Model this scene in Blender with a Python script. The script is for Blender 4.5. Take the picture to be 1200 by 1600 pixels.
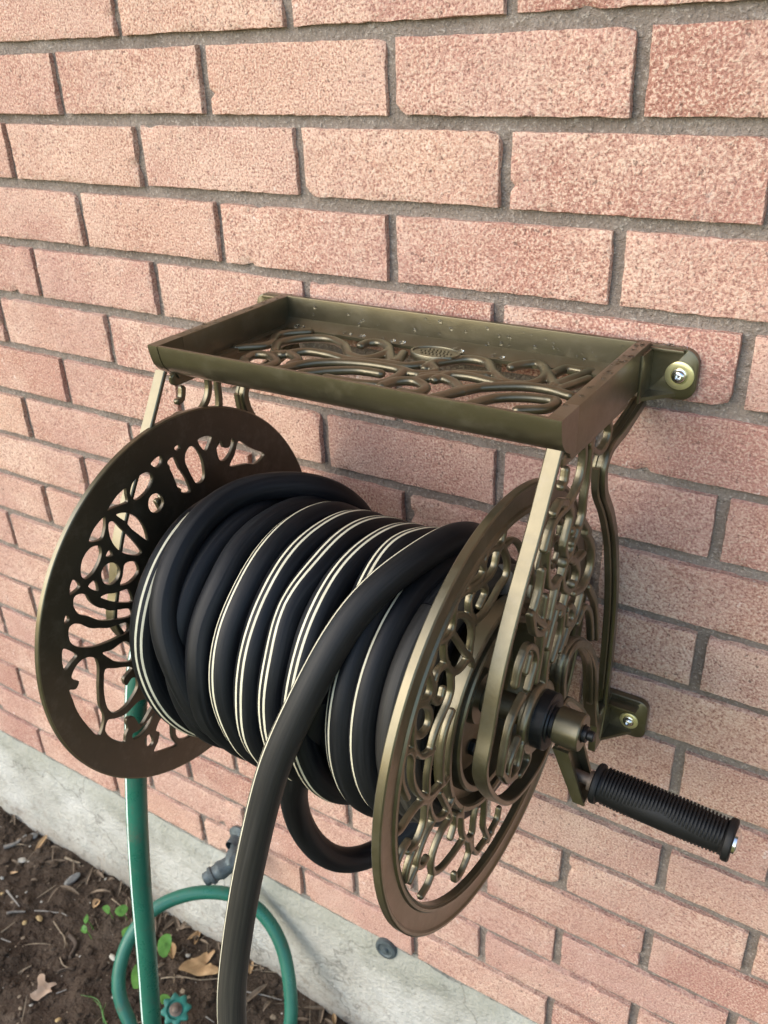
import bpy, bmesh, math, random
import numpy as np
from mathutils import Vector, Matrix

random.seed(7)
rng = np.random.default_rng(7)
scn = bpy.context.scene
COL = scn.collection
for o in list(bpy.data.objects):
    bpy.data.objects.remove(o)

# ------------------------------------------------------------------ camera, world, sun, exposure
CAM_R = [[0.845817, 0.532189, -0.036993], [0.224285, -0.417664, -0.880484], [-0.484035, 0.736432, -0.47263]]
CAM_C = [0.5208, -0.6756, -0.0773]
cam_data = bpy.data.cameras.new('camera')
cam = bpy.data.objects.new('camera', cam_data)
COL.objects.link(cam)
cam_data.sensor_fit = 'VERTICAL'
cam_data.sensor_height = 24.0
cam_data.sensor_width = 18.0
cam_data.lens = 1366.20 / 1600.0 * 24.0
cam_data.clip_start = 0.02
cam_data.clip_end = 400.0
r_, d_, f_ = (Vector(v) for v in CAM_R)
M3 = Matrix((r_, -d_, -f_)).transposed()
cam.matrix_world = Matrix.Translation(Vector(CAM_C)) @ M3.to_4x4()
cam_data.dof.use_dof = True
cam_data.dof.focus_distance = 0.66
cam_data.dof.aperture_fstop = 9.0
scn.camera = cam

SUN_DIR = Vector((-0.50, -0.66, 0.56)).normalized()
world = bpy.data.worlds.new("World")
scn.world = world
world.use_nodes = True
wn = world.node_tree
bg = wn.nodes['Background']
sky = wn.nodes.new('ShaderNodeTexSky')
sky.sky_type = 'NISHITA'
sky.sun_disc = False
sky.sun_elevation = math.asin(SUN_DIR.z)
sky.sun_rotation = math.atan2(SUN_DIR.x, SUN_DIR.y)
sky.dust_density = 1.2
sky.air_density = 1.0
sky.ozone_density = 1.0
wn.links.new(sky.outputs[0], bg.inputs[0])
bg.inputs[1].default_value = 0.15
sun_d = bpy.data.lights.new('sun', 'SUN')
sun_d.energy = 0.55
sun_d.angle = math.radians(60)
sun_d.color = (1.0, 0.965, 0.92)
sun = bpy.data.objects.new('sun', sun_d)
COL.objects.link(sun)
sun.rotation_euler = SUN_DIR.to_track_quat('Z', 'Y').to_euler()
scn.view_settings.view_transform = 'Standard'
scn.view_settings.look = 'None'
scn.view_settings.gamma = 1.0
scn.view_settings.use_curve_mapping = False
scn.view_settings.exposure = 1.56
scn.view_settings.use_white_balance = True      # the phone balanced for open shade
scn.view_settings.white_balance_temperature = 6800
scn.view_settings.white_balance_tint = 8

# ------------------------------------------------------------------ measured data (metres; wall plane y = 0)
HOLES = [[[-0.2474,-0.4001],[-0.244,-0.3918],[-0.2358,-0.3881],[-0.2268,-0.3882],[-0.222,-0.394],[-0.2249,-0.4002],[-0.2337,-0.4051],[-0.2429,-0.4059]],[[-0.2203,-0.3824],[-0.2087,-0.3802],[-0.2093,-0.3857],[-0.2144,-0.3878]],[[-0.2728,-0.4018],[-0.2519,-0.3919],[-0.2522,-0.3979],[-0.2527,-0.4038],[-0.2625,-0.4025]],[[-0.2307,-0.4152],[-0.2272,-0.4105],[-0.2211,-0.4108],[-0.2158,-0.4157],[-0.2151,-0.4225],[-0.2199,-0.4267],[-0.2261,-0.4264],[-0.2305,-0.421]],[[-0.2963,-0.4189],[-0.2898,-0.4117],[-0.2775,-0.4063],[-0.2784,-0.4124],[-0.2811,-0.4185],[-0.2842,-0.4224]],[[-0.2657,-0.41],[-0.2562,-0.4126],[-0.2465,-0.4217],[-0.2402,-0.4338],[-0.2392,-0.4473],[-0.2483,-0.4362],[-0.2581,-0.4204]],[[-0.2742,-0.4133],[-0.2761,-0.4235],[-0.2732,-0.435],[-0.2644,-0.4473],[-0.2513,-0.4555],[-0.248,-0.4546],[-0.2507,-0.4466],[-0.2614,-0.4283],[-0.2696,-0.4143]],[[-0.3102,-0.4441],[-0.3089,-0.4361],[-0.3037,-0.429],[-0.296,-0.4256],[-0.2885,-0.4283],[-0.2881,-0.4348],[-0.2933,-0.4421],[-0.3015,-0.4476],[-0.3076,-0.448]],[[-0.2837,-0.4396],[-0.2798,-0.4366],[-0.2777,-0.442]],[[-0.2918,-0.453],[-0.2887,-0.4484],[-0.2819,-0.4477],[-0.2758,-0.4523],[-0.274,-0.459],[-0.2774,-0.4649],[-0.285,-0.4662],[-0.291,-0.4612]],[[-0.3245,-0.4534],[-0.3193,-0.4432],[-0.3147,-0.4515],[-0.3192,-0.4532]],[[-0.3065,-0.4562],[-0.3,-0.4548],[-0.2989,-0.4649],[-0.3034,-0.4606]],[[-0.2762,-0.4716],[-0.2717,-0.4656],[-0.2671,-0.4565],[-0.2567,-0.4606],[-0.2553,-0.4704],[-0.2636,-0.4745],[-0.2708,-0.4742]],[[-0.2974,-0.4721],[-0.2917,-0.4723],[-0.2812,-0.4773],[-0.2699,-0.4806],[-0.2681,-0.4937],[-0.2851,-0.4837],[-0.2929,-0.4773]],[[-0.3237,-0.4649],[-0.3212,-0.4582],[-0.3162,-0.4581],[-0.3097,-0.4628],[-0.3072,-0.4706],[-0.3024,-0.4787],[-0.2931,-0.4875],[-0.2718,-0.4993],[-0.271,-0.5064],[-0.291,-0.4986],[-0.3032,-0.4911],[-0.3123,-0.4822],[-0.3205,-0.4751]],[[-0.3354,-0.4743],[-0.3325,-0.4688],[-0.331,-0.4739],[-0.3334,-0.475]],[[-0.334,-0.4855],[-0.3317,-0.4807],[-0.3273,-0.4803],[-0.3216,-0.4839],[-0.3129,-0.4936],[-0.299,-0.5024],[-0.278,-0.51],[-0.2788,-0.5185],[-0.2908,-0.5176],[-0.3043,-0.5144],[-0.317,-0.5098],[-0.3285,-0.5023],[-0.3341,-0.494]],[[-0.3076,-0.5223],[-0.2975,-0.5256],[-0.2843,-0.5263],[-0.2771,-0.538],[-0.2808,-0.5484],[-0.294,-0.541],[-0.3025,-0.5313]],[[-0.3461,-0.5127],[-0.3425,-0.4958],[-0.3371,-0.5016],[-0.3325,-0.509],[-0.3386,-0.5114],[-0.3448,-0.5146]],[[-0.3416,-0.5257],[-0.3374,-0.5198],[-0.3311,-0.5165],[-0.3234,-0.5172],[-0.3158,-0.5235],[-0.3148,-0.5332],[-0.3202,-0.5522],[-0.3224,-0.5669],[-0.3209,-0.5823],[-0.3292,-0.5964],[-0.3322,-0.594],[-0.338,-0.5798],[-0.3434,-0.5604],[-0.3452,-0.5454],[-0.3458,-0.5349],[-0.3399,-0.538],[-0.3362,-0.5339],[-0.3392,-0.5307]],[[-0.3088,-0.5396],[-0.2997,-0.5447],[-0.2827,-0.5565],[-0.2939,-0.5617],[-0.2928,-0.5677],[-0.2859,-0.565],[-0.2804,-0.5688],[-0.2812,-0.5779],[-0.2892,-0.5844],[-0.3002,-0.5883],[-0.3097,-0.5861],[-0.3149,-0.5773],[-0.3155,-0.565],[-0.3131,-0.5504]],[[-0.3225,-0.5956],[-0.3176,-0.5885],[-0.311,-0.5918],[-0.2996,-0.5962],[-0.2835,-0.5935],[-0.274,-0.598],[-0.2697,-0.6088],[-0.2746,-0.6127],[-0.2867,-0.6187],[-0.2934,-0.6047],[-0.2986,-0.6031],[-0.2993,-0.6114],[-0.303,-0.616],[-0.3058,-0.6226],[-0.314,-0.6147],[-0.3211,-0.6028]],[[-0.2964,-0.6212],[-0.2874,-0.622],[-0.2761,-0.6192],[-0.2695,-0.6166],[-0.2724,-0.6208],[-0.2834,-0.6277],[-0.2916,-0.6289],[-0.2969,-0.6265]],[[-0.2856,-0.6376],[-0.2798,-0.6357],[-0.2769,-0.6473],[-0.2814,-0.6489]],[[-0.2777,-0.6572],[-0.2705,-0.6498],[-0.2676,-0.6428],[-0.2709,-0.6389],[-0.2649,-0.6305],[-0.256,-0.6282],[-0.2469,-0.6324],[-0.2526,-0.6453],[-0.2543,-0.6601],[-0.2508,-0.6711],[-0.2616,-0.6673]],[[-0.2463,-0.6502],[-0.2362,-0.6581],[-0.2334,-0.674],[-0.2443,-0.6686],[-0.2488,-0.6591]],[[-0.1919,-0.3792],[-0.1856,-0.3792],[-0.1863,-0.3823],[-0.1902,-0.3822]],[[-0.182,-0.3955],[-0.1796,-0.3888],[-0.1739,-0.3856],[-0.1684,-0.3886],[-0.1631,-0.3986],[-0.1612,-0.4105],[-0.1624,-0.4197],[-0.1668,-0.4226],[-0.1737,-0.4204],[-0.1765,-0.4136],[-0.1791,-0.4061]],[[-0.1631,-0.3829],[-0.1466,-0.3865],[-0.1513,-0.3922],[-0.1557,-0.396]],[[-0.1398,-0.3943],[-0.1337,-0.3967],[-0.1316,-0.4032],[-0.1257,-0.404],[-0.1215,-0.3974],[-0.1186,-0.4002],[-0.1195,-0.4048],[-0.1251,-0.4107],[-0.1325,-0.4143],[-0.1389,-0.4125],[-0.1413,-0.4042]],[[-0.1273,-0.4231],[-0.119,-0.4149],[-0.1114,-0.4046],[-0.0982,-0.4165],[-0.0786,-0.4312],[-0.0916,-0.4354],[-0.1052,-0.4298]],[[-0.2023,-0.3887],[-0.1943,-0.3874],[-0.1894,-0.4018],[-0.1837,-0.4136],[-0.1821,-0.4256],[-0.1933,-0.4205],[-0.1979,-0.4044]]]
RIBS_DISC = [[[-0.1914,-0.372],[-0.1935,-0.3769],[-0.1961,-0.3834],[-0.2008,-0.3849],[-0.2129,-0.381],[-0.2221,-0.3818],[-0.2247,-0.3869]],[[-0.1995,-0.3865],[-0.2041,-0.3902],[-0.2067,-0.3973],[-0.2142,-0.4012],[-0.2236,-0.4005],[-0.2339,-0.3992],[-0.2461,-0.3951],[-0.2558,-0.3922],[-0.2641,-0.3911]],[[-0.2368,-0.3775],[-0.2276,-0.3848],[-0.224,-0.3915],[-0.2284,-0.3945],[-0.2374,-0.3942],[-0.2473,-0.3921]],[[-0.2356,-0.3799],[-0.2409,-0.3845],[-0.2495,-0.3873]],[[-0.1958,-0.3872],[-0.1874,-0.4009],[-0.1853,-0.4122],[-0.1887,-0.418],[-0.1974,-0.4195],[-0.2071,-0.4235],[-0.2165,-0.4268],[-0.2271,-0.4273],[-0.2376,-0.4253]],[[-0.192,-0.3886],[-0.1793,-0.3908],[-0.1683,-0.399],[-0.1591,-0.4114]],[[-0.2305,-0.3993],[-0.2222,-0.4059],[-0.2208,-0.4117],[-0.2247,-0.4149],[-0.2287,-0.4176]],[[-0.2378,-0.3981],[-0.2443,-0.4028],[-0.2452,-0.4095],[-0.2412,-0.4175],[-0.2364,-0.4254]],[[-0.2647,-0.3896],[-0.2661,-0.3992],[-0.2667,-0.4027],[-0.2671,-0.4079],[-0.2697,-0.4121],[-0.2753,-0.4138],[-0.2838,-0.4118],[-0.292,-0.4086]],[[-0.2649,-0.4038],[-0.256,-0.4082],[-0.2477,-0.4159],[-0.2413,-0.4261],[-0.2406,-0.4351],[-0.2424,-0.442],[-0.2436,-0.4488]],[[-0.2692,-0.4136],[-0.2612,-0.4255],[-0.2509,-0.4418],[-0.2421,-0.4542],[-0.239,-0.4613]],[[-0.2796,-0.4145],[-0.2796,-0.4236],[-0.2771,-0.4325],[-0.2727,-0.4408],[-0.2655,-0.449],[-0.2563,-0.4516],[-0.2488,-0.4513],[-0.2431,-0.453]],[[-0.2753,-0.4353],[-0.284,-0.4325],[-0.2899,-0.4335],[-0.2925,-0.4384],[-0.2943,-0.4439],[-0.2964,-0.4485]],[[-0.2709,-0.4431],[-0.2696,-0.4531],[-0.27,-0.4609],[-0.2727,-0.4655],[-0.2763,-0.4689],[-0.2799,-0.4712],[-0.2879,-0.4761],[-0.2936,-0.4815],[-0.2977,-0.4889],[-0.3004,-0.4984],[-0.3033,-0.5081],[-0.3043,-0.5229]],[[-0.292,-0.4113],[-0.2942,-0.4188],[-0.2996,-0.4232],[-0.3061,-0.4261],[-0.3106,-0.4304]],[[-0.2985,-0.428],[-0.2966,-0.4364],[-0.2976,-0.442],[-0.3017,-0.4446],[-0.3098,-0.4415],[-0.3183,-0.4364]],[[-0.2968,-0.4477],[-0.2906,-0.456],[-0.2842,-0.4571],[-0.2811,-0.4523]],[[-0.3161,-0.4411],[-0.3191,-0.4456],[-0.3204,-0.4507],[-0.3195,-0.4577],[-0.3158,-0.4649],[-0.3094,-0.4684],[-0.3023,-0.4675],[-0.299,-0.4626],[-0.3003,-0.4546],[-0.3051,-0.4473],[-0.3114,-0.4426],[-0.3163,-0.4411]],[[-0.3203,-0.4571],[-0.3216,-0.4634],[-0.3182,-0.4759],[-0.3119,-0.4851],[-0.3037,-0.4901],[-0.2964,-0.4916]],[[-0.269,-0.4805],[-0.2764,-0.4867],[-0.2819,-0.4966],[-0.2845,-0.5089],[-0.2848,-0.5235],[-0.2838,-0.5346]],[[-0.3366,-0.4738],[-0.3336,-0.4673],[-0.3274,-0.4679],[-0.3226,-0.476],[-0.3235,-0.4873],[-0.323,-0.496],[-0.3193,-0.5077],[-0.3097,-0.5231],[-0.3011,-0.5294],[-0.2913,-0.5316],[-0.2803,-0.5353],[-0.2694,-0.5319]],[[-0.3358,-0.4729],[-0.3364,-0.4843],[-0.3338,-0.4948],[-0.3299,-0.5056]],[[-0.3474,-0.5223],[-0.3392,-0.5257],[-0.3316,-0.5244],[-0.3227,-0.5238],[-0.3138,-0.5254],[-0.3024,-0.5334],[-0.2916,-0.5343]],[[-0.3071,-0.5331],[-0.3092,-0.5457],[-0.3146,-0.5527],[-0.3217,-0.5565],[-0.3307,-0.5544]],[[-0.3309,-0.5457],[-0.3367,-0.5463],[-0.342,-0.549],[-0.3459,-0.5522]],[[-0.3218,-0.5604],[-0.3288,-0.5641],[-0.3337,-0.5716],[-0.3356,-0.5772]],[[-0.2981,-0.5579],[-0.309,-0.5624],[-0.3169,-0.5696],[-0.3202,-0.579],[-0.3133,-0.5862],[-0.3075,-0.5852]],[[-0.3202,-0.579],[-0.3261,-0.5822],[-0.3297,-0.5844]],[[-0.3029,-0.5313],[-0.3009,-0.5454],[-0.2932,-0.5596],[-0.2808,-0.5671],[-0.2717,-0.564],[-0.2645,-0.5577]],[[-0.2868,-0.5403],[-0.2782,-0.5598],[-0.273,-0.574]],[[-0.273,-0.5792],[-0.286,-0.5807],[-0.2962,-0.588],[-0.3003,-0.597],[-0.2984,-0.6088],[-0.2876,-0.617],[-0.273,-0.6206],[-0.2537,-0.6219]],[[-0.2997,-0.6101],[-0.3061,-0.6146],[-0.3154,-0.6158]],[[-0.2555,-0.5914],[-0.2651,-0.5828],[-0.2647,-0.5906],[-0.271,-0.5997]],[[-0.2537,-0.5701],[-0.2544,-0.5915],[-0.2524,-0.6134],[-0.2435,-0.6292],[-0.2359,-0.6305],[-0.2322,-0.6142],[-0.2246,-0.599]],[[-0.2435,-0.6287],[-0.2402,-0.6464],[-0.2467,-0.6525],[-0.2554,-0.6561],[-0.2644,-0.6534],[-0.265,-0.6465]],[[-0.2492,-0.5937],[-0.2386,-0.5926],[-0.2296,-0.6032]],[[-0.2373,-0.6318],[-0.2361,-0.6457],[-0.2277,-0.6597],[-0.2192,-0.6609],[-0.2073,-0.663],[-0.1988,-0.6643]],[[-0.214,-0.6059],[-0.2142,-0.6264],[-0.2155,-0.6404],[-0.2093,-0.6567],[-0.2065,-0.6665]],[[-0.1852,-0.65],[-0.189,-0.6587],[-0.2003,-0.6619]]]
RIBS_SIDE = [[[-0.1624,-0.3215],[-0.1548,-0.3155],[-0.1448,-0.3168],[-0.1363,-0.3247],[-0.1331,-0.342],[-0.1376,-0.3538],[-0.1479,-0.3617],[-0.1604,-0.3656],[-0.1764,-0.3649],[-0.1894,-0.3707],[-0.1963,-0.3808]],[[-0.1137,-0.3153],[-0.1192,-0.3259],[-0.1214,-0.34],[-0.1224,-0.3605],[-0.125,-0.3736],[-0.1257,-0.3878],[-0.1343,-0.3983],[-0.1429,-0.4036]],[[-0.1132,-0.3175],[-0.1034,-0.317],[-0.0884,-0.3241],[-0.0809,-0.3384],[-0.0869,-0.3468],[-0.0979,-0.3481],[-0.1141,-0.3409],[-0.123,-0.3326]],[[-0.1553,-0.3666],[-0.1502,-0.3767],[-0.1552,-0.3864],[-0.1571,-0.3897],[-0.1602,-0.3968],[-0.1554,-0.4082]],[[-0.1269,-0.3909],[-0.108,-0.4114],[-0.1162,-0.4071],[-0.1027,-0.4212],[-0.0956,-0.4345],[-0.096,-0.4483],[-0.1042,-0.4572],[-0.1153,-0.4593],[-0.1307,-0.4543]],[[-0.1656,-0.3351],[-0.1682,-0.3432],[-0.1726,-0.3445]],[[-0.1834,-0.3595],[-0.1746,-0.3562],[-0.1629,-0.3603]],[[-0.1352,-0.3969],[-0.1414,-0.404],[-0.1464,-0.4098],[-0.156,-0.4136],[-0.1605,-0.4215],[-0.1555,-0.4342],[-0.1434,-0.4438],[-0.131,-0.4441],[-0.1275,-0.4358],[-0.1366,-0.4222],[-0.1485,-0.4144]],[[-0.118,-0.4254],[-0.13,-0.4244],[-0.1398,-0.4211]],[[-0.1908,-0.3851],[-0.1908,-0.3997],[-0.1868,-0.4137],[-0.176,-0.4221],[-0.1662,-0.4215]],[[-0.1984,-0.3967],[-0.2018,-0.4107],[-0.2068,-0.4177],[-0.21,-0.4239],[-0.2028,-0.4346],[-0.1907,-0.4461]],[[-0.1693,-0.425],[-0.1742,-0.4345],[-0.1784,-0.4445],[-0.1841,-0.4543],[-0.1891,-0.4639]],[[-0.1896,-0.4235],[-0.194,-0.4414]],[[-0.1672,-0.4479],[-0.1749,-0.4594],[-0.1811,-0.4711]],[[-0.1762,-0.4405],[-0.1648,-0.4447],[-0.1549,-0.4561],[-0.1545,-0.473],[-0.1594,-0.4847]],[[-0.1478,-0.4446],[-0.1538,-0.4541],[-0.1594,-0.4561]],[[-0.1141,-0.4658],[-0.1209,-0.4767],[-0.1289,-0.482],[-0.1396,-0.4839],[-0.1462,-0.4912]],[[-0.146,-0.4601],[-0.1372,-0.462],[-0.1305,-0.4709],[-0.1342,-0.4786],[-0.1456,-0.4716],[-0.1465,-0.4612]],[[-0.0969,-0.4678],[-0.0798,-0.4903],[-0.0713,-0.5108],[-0.0632,-0.5397]],[[-0.1177,-0.4897],[-0.1118,-0.486],[-0.1058,-0.4823],[-0.0928,-0.4916],[-0.0849,-0.5063],[-0.0779,-0.5303]],[[-0.2145,-0.423],[-0.2066,-0.4419],[-0.1942,-0.4505],[-0.1848,-0.4492]],[[-0.2357,-0.4683],[-0.2294,-0.4537],[-0.2194,-0.4476],[-0.2066,-0.4561],[-0.2016,-0.4697],[-0.2072,-0.4783],[-0.2133,-0.4876]],[[-0.2134,-0.4587],[-0.2187,-0.4682]],[[-0.1923,-0.4553],[-0.1952,-0.474],[-0.1996,-0.49]],[[-0.1693,-0.4586],[-0.178,-0.475],[-0.182,-0.4905],[-0.1822,-0.509]],[[-0.1552,-0.477],[-0.1689,-0.4918]],[[-0.1414,-0.4826],[-0.1539,-0.4932]],[[-0.2222,-0.4884],[-0.241,-0.4963],[-0.25,-0.5157],[-0.2545,-0.5338]],[[-0.2268,-0.5248],[-0.2391,-0.5324],[-0.2449,-0.5465]],[[-0.2198,-0.535],[-0.2275,-0.5513],[-0.2447,-0.549]],[[-0.2083,-0.5455],[-0.2067,-0.5608],[-0.2213,-0.5637]],[[-0.2535,-0.5346],[-0.2447,-0.549],[-0.2301,-0.5572]]]
ARCH = [[-0.1459,-0.5443],[-0.1482,-0.5202],[-0.1418,-0.5069],[-0.1274,-0.5056],[-0.1073,-0.516],[-0.0876,-0.5346],[-0.0716,-0.5587],[-0.0636,-0.5842],[-0.0587,-0.6116],[-0.0479,-0.6481]]
BAND_FRONT = [[-0.1855,-0.3126],[-0.213,-0.3574],[-0.2418,-0.3996],[-0.2648,-0.4404],[-0.2778,-0.4788],[-0.2861,-0.5056],[-0.2717,-0.539],[-0.2433,-0.5705],[-0.2101,-0.5812],[-0.183,-0.581],[-0.159,-0.5669],[-0.141,-0.5526],[-0.1078,-0.5801],[-0.073,-0.6233]]
BAND_REAR = [[-0.0053,-0.3404],[-0.0234,-0.3445],[-0.0525,-0.35],[-0.0793,-0.3529],[-0.0908,-0.363],[-0.0872,-0.3846],[-0.0657,-0.4142],[-0.0458,-0.451],[-0.0276,-0.5161],[-0.0229,-0.568],[-0.0222,-0.6208],[-0.0239,-0.6509],[-0.0321,-0.6768]]
RIBS_TRAY = [[[0.0187,-0.1241],[0.0175,-0.1082],[0.0316,-0.1047],[0.0498,-0.1186],[0.0487,-0.1317],[0.0351,-0.1351],[0.0194,-0.125]],[[0.0323,-0.1011],[0.0416,-0.0933],[0.0621,-0.1031],[0.064,-0.1162]],[[0.0282,-0.0929],[0.0165,-0.0705],[0.0265,-0.0513],[0.0483,-0.041],[0.074,-0.0504],[0.0975,-0.0731],[0.1133,-0.0753],[0.1202,-0.0622],[0.1182,-0.0432],[0.1003,-0.0309],[0.0898,-0.0359],[0.0891,-0.0447]],[[0.0401,-0.0974],[0.0535,-0.0808],[0.0779,-0.0792],[0.1039,-0.0843],[0.1302,-0.0779],[0.1544,-0.0761],[0.165,-0.066]],[[0.0622,-0.1343],[0.0716,-0.1112],[0.0882,-0.0969],[0.1147,-0.0873],[0.1388,-0.0848],[0.1587,-0.0884],[0.162,-0.1088],[0.1571,-0.1235],[0.1344,-0.1292],[0.1112,-0.1292]],[[0.0858,-0.1299],[0.1013,-0.1152],[0.1248,-0.1025],[0.1449,-0.1011]],[[0.1182,-0.0432],[0.1381,-0.0728]],[[0.1355,-0.0483],[0.1427,-0.0706]],[[0.1623,-0.1254],[0.1672,-0.1108],[0.1795,-0.1047],[0.1957,-0.1143],[0.195,-0.1279],[0.1829,-0.1302]],[[0.1802,-0.1027],[0.1903,-0.0893],[0.2073,-0.0921],[0.2243,-0.1081]],[[0.1559,-0.0856],[0.1724,-0.0893],[0.1847,-0.0793],[0.1722,-0.0625],[0.177,-0.0509]],[[0.1928,-0.0937],[0.2004,-0.0757],[0.2247,-0.0667]],[[0.2112,-0.1301],[0.2207,-0.1135],[0.2358,-0.089]],[[0.1804,-0.0927],[0.1955,-0.0801],[0.215,-0.0757],[0.2423,-0.0798]],[[0.1718,-0.0726],[0.1716,-0.0613],[0.1764,-0.0534],[0.1922,-0.0373],[0.2105,-0.0378],[0.2288,-0.0604],[0.2487,-0.0759],[0.2632,-0.072],[0.268,-0.0581],[0.2629,-0.035],[0.2502,-0.0233],[0.2393,-0.0308],[0.2344,-0.0391]],[[0.2141,-0.1294],[0.223,-0.1047],[0.2419,-0.0874],[0.2639,-0.0765],[0.2831,-0.0749],[0.3005,-0.0798]],[[0.2426,-0.1293],[0.2528,-0.11],[0.2678,-0.0999],[0.2851,-0.0951],[0.296,-0.0952],[0.2965,-0.1102],[0.2787,-0.1238]],[[0.2623,-0.0353],[0.2854,-0.0679]],[[0.2711,-0.0397],[0.2758,-0.0243],[0.2864,-0.0236],[0.2968,-0.0228]],[[0.2818,-0.0656],[0.2957,-0.0234]],[[0.29,-0.0696],[0.3006,-0.04]]]
BADGE = [[0.1637,-0.0417],[0.1388,-0.0536],[0.1897,-0.0325],[0.1534,-0.0233],[0.1743,-0.0607]]
JX = {"0,-1":-0.2062,"0,0":-0.0001,"0,1":0.206,"1,-1.5":-0.3066,"1,-0.5":-0.1034,"1,0.5":0.101,"1,1.5":0.3073,"2,-2":-0.411,"2,-1":-0.2031,"2,0":0.001,"2,1":0.2052,"3,-1.5":-0.3102,"3,-0.5":-0.1062,"3,0.5":0.0963,"3,1.5":0.3019,"4,-2":-0.4111,"4,-1":-0.2092,"4,0":-0.0038,"4,1":0.202,"4,2":0.4066,"5,-1.5":-0.3013,"5,0.5":0.0985,"6,-2":-0.4011,"6,0":0.0057,"6,1":0.207,"6,2":0.4074,"7,-2.5":-0.5006,"7,-1.5":-0.297,"7,0.5":0.105,"8,-2":-0.4032,"8,2":0.4087,"9,-2.5":-0.5053,"10,2":0.406,"11,1.5":0.3046,"12,2":0.4076,"13,1.5":0.302,"13,2.5":0.5058,"14,1":0.2018,"14,2":0.4042,"14,0":-0.001,"15,1.5":0.3026,"15,2.5":0.5041,"16,1":0.2018,"16,2":0.4019,"16,0":0.0019,"17,1.5":0.2992,"17,-0.5":-0.0981,"17,-1.5":-0.3011,"17,-2.5":-0.5045,"17,-3.5":-0.7035}
LEAF_TAN = [[-0.5334,-0.2166,-1.464],[-0.5314,-0.2111,-1.464],[-0.5231,-0.2105,-1.464],[-0.5149,-0.2171,-1.464],[-0.5088,-0.2164,-1.464],[-0.5021,-0.2075,-1.464],[-0.4977,-0.2083,-1.464],[-0.4997,-0.2166,-1.464],[-0.4987,-0.2203,-1.464],[-0.4897,-0.2234,-1.464],[-0.4947,-0.2292,-1.464],[-0.4977,-0.2407,-1.464],[-0.4981,-0.2465,-1.464],[-0.5087,-0.25,-1.464],[-0.5157,-0.2473,-1.464],[-0.5067,-0.2461,-1.464],[-0.5101,-0.237,-1.464],[-0.5179,-0.2289,-1.464]]
LEAF_BROWN = [[-0.3204,-0.0913,-1.464],[-0.3229,-0.0636,-1.464],[-0.3132,-0.0519,-1.464],[-0.3097,-0.0349,-1.464],[-0.3032,-0.0385,-1.464],[-0.2994,-0.0287,-1.464],[-0.2919,-0.0318,-1.464],[-0.2965,-0.0494,-1.464],[-0.2949,-0.0631,-1.464],[-0.2905,-0.0576,-1.464],[-0.2878,-0.0486,-1.464],[-0.2796,-0.0525,-1.464],[-0.2661,-0.0503,-1.464],[-0.2595,-0.0594,-1.464],[-0.2839,-0.0768,-1.464],[-0.3066,-0.086,-1.464]]
GREEN_LEAVES = [[[-0.5235,-0.0765,-1.445],[-0.5214,-0.0686,-1.445],[-0.5109,-0.0691,-1.445],[-0.5017,-0.08,-1.445],[-0.5125,-0.0799,-1.445]],[[-0.4953,-0.0713,-1.445],[-0.4975,-0.0611,-1.445],[-0.4888,-0.0511,-1.445],[-0.4791,-0.0552,-1.445],[-0.476,-0.0713,-1.445],[-0.4867,-0.0744,-1.445]],[[-0.4541,-0.0933,-1.445],[-0.4518,-0.0809,-1.445],[-0.4444,-0.0718,-1.445],[-0.4272,-0.0897,-1.445],[-0.4388,-0.1012,-1.445]],[[-0.5215,-0.1285,-1.445],[-0.5238,-0.1188,-1.445],[-0.5142,-0.1194,-1.445],[-0.5083,-0.1269,-1.445]],[[-0.5321,-0.1125,-1.445],[-0.5361,-0.1003,-1.445],[-0.5251,-0.1067,-1.445],[-0.5228,-0.115,-1.445]],[[-0.3776,-0.1431,-1.445],[-0.3855,-0.1248,-1.445],[-0.37,-0.1271,-1.445],[-0.3475,-0.1504,-1.445],[-0.3556,-0.1579,-1.445]],[[-0.3841,-0.0734,-1.445],[-0.3844,-0.0582,-1.445],[-0.376,-0.0532,-1.445],[-0.3607,-0.0656,-1.445],[-0.3504,-0.0908,-1.445],[-0.3642,-0.0916,-1.445]],[[-0.3089,-0.1438,-1.445],[-0.3,-0.1371,-1.445],[-0.291,-0.1385,-1.445],[-0.2908,-0.1465,-1.445],[-0.2969,-0.1528,-1.445]]]
GRASS_BLADE = [[-0.4135,-0.1988,-1.464],[-0.3908,-0.2029,-1.464],[-0.3646,-0.2163,-1.464]]
STONES = [[[-0.648,-0.0674,-1.464],[-0.6419,-0.0331,-1.464]],[[-0.7744,-0.0774,-1.464],[-0.7565,-0.0688,-1.464]],[[-0.8055,-0.0274,-1.464],[-0.7873,-0.0168,-1.464]],[[-0.4549,-0.1255,-1.464],[-0.4356,-0.1291,-1.464]],[[-0.7639,-0.1212,-1.464],[-0.7543,-0.1191,-1.464]],[[-0.7331,-0.1439,-1.464],[-0.7275,-0.1406,-1.464]],[[-0.6397,-0.1383,-1.464],[-0.6238,-0.1388,-1.464]],[[-0.6496,-0.1606,-1.464],[-0.6419,-0.1577,-1.464]],[[-0.4461,-0.252,-1.464],[-0.4374,-0.2481,-1.464]],[[-0.3432,-0.0547,-1.464],[-0.3358,-0.0509,-1.464]],[[-0.3288,-0.0597,-1.464],[-0.3202,-0.0546,-1.464]]]
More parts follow.
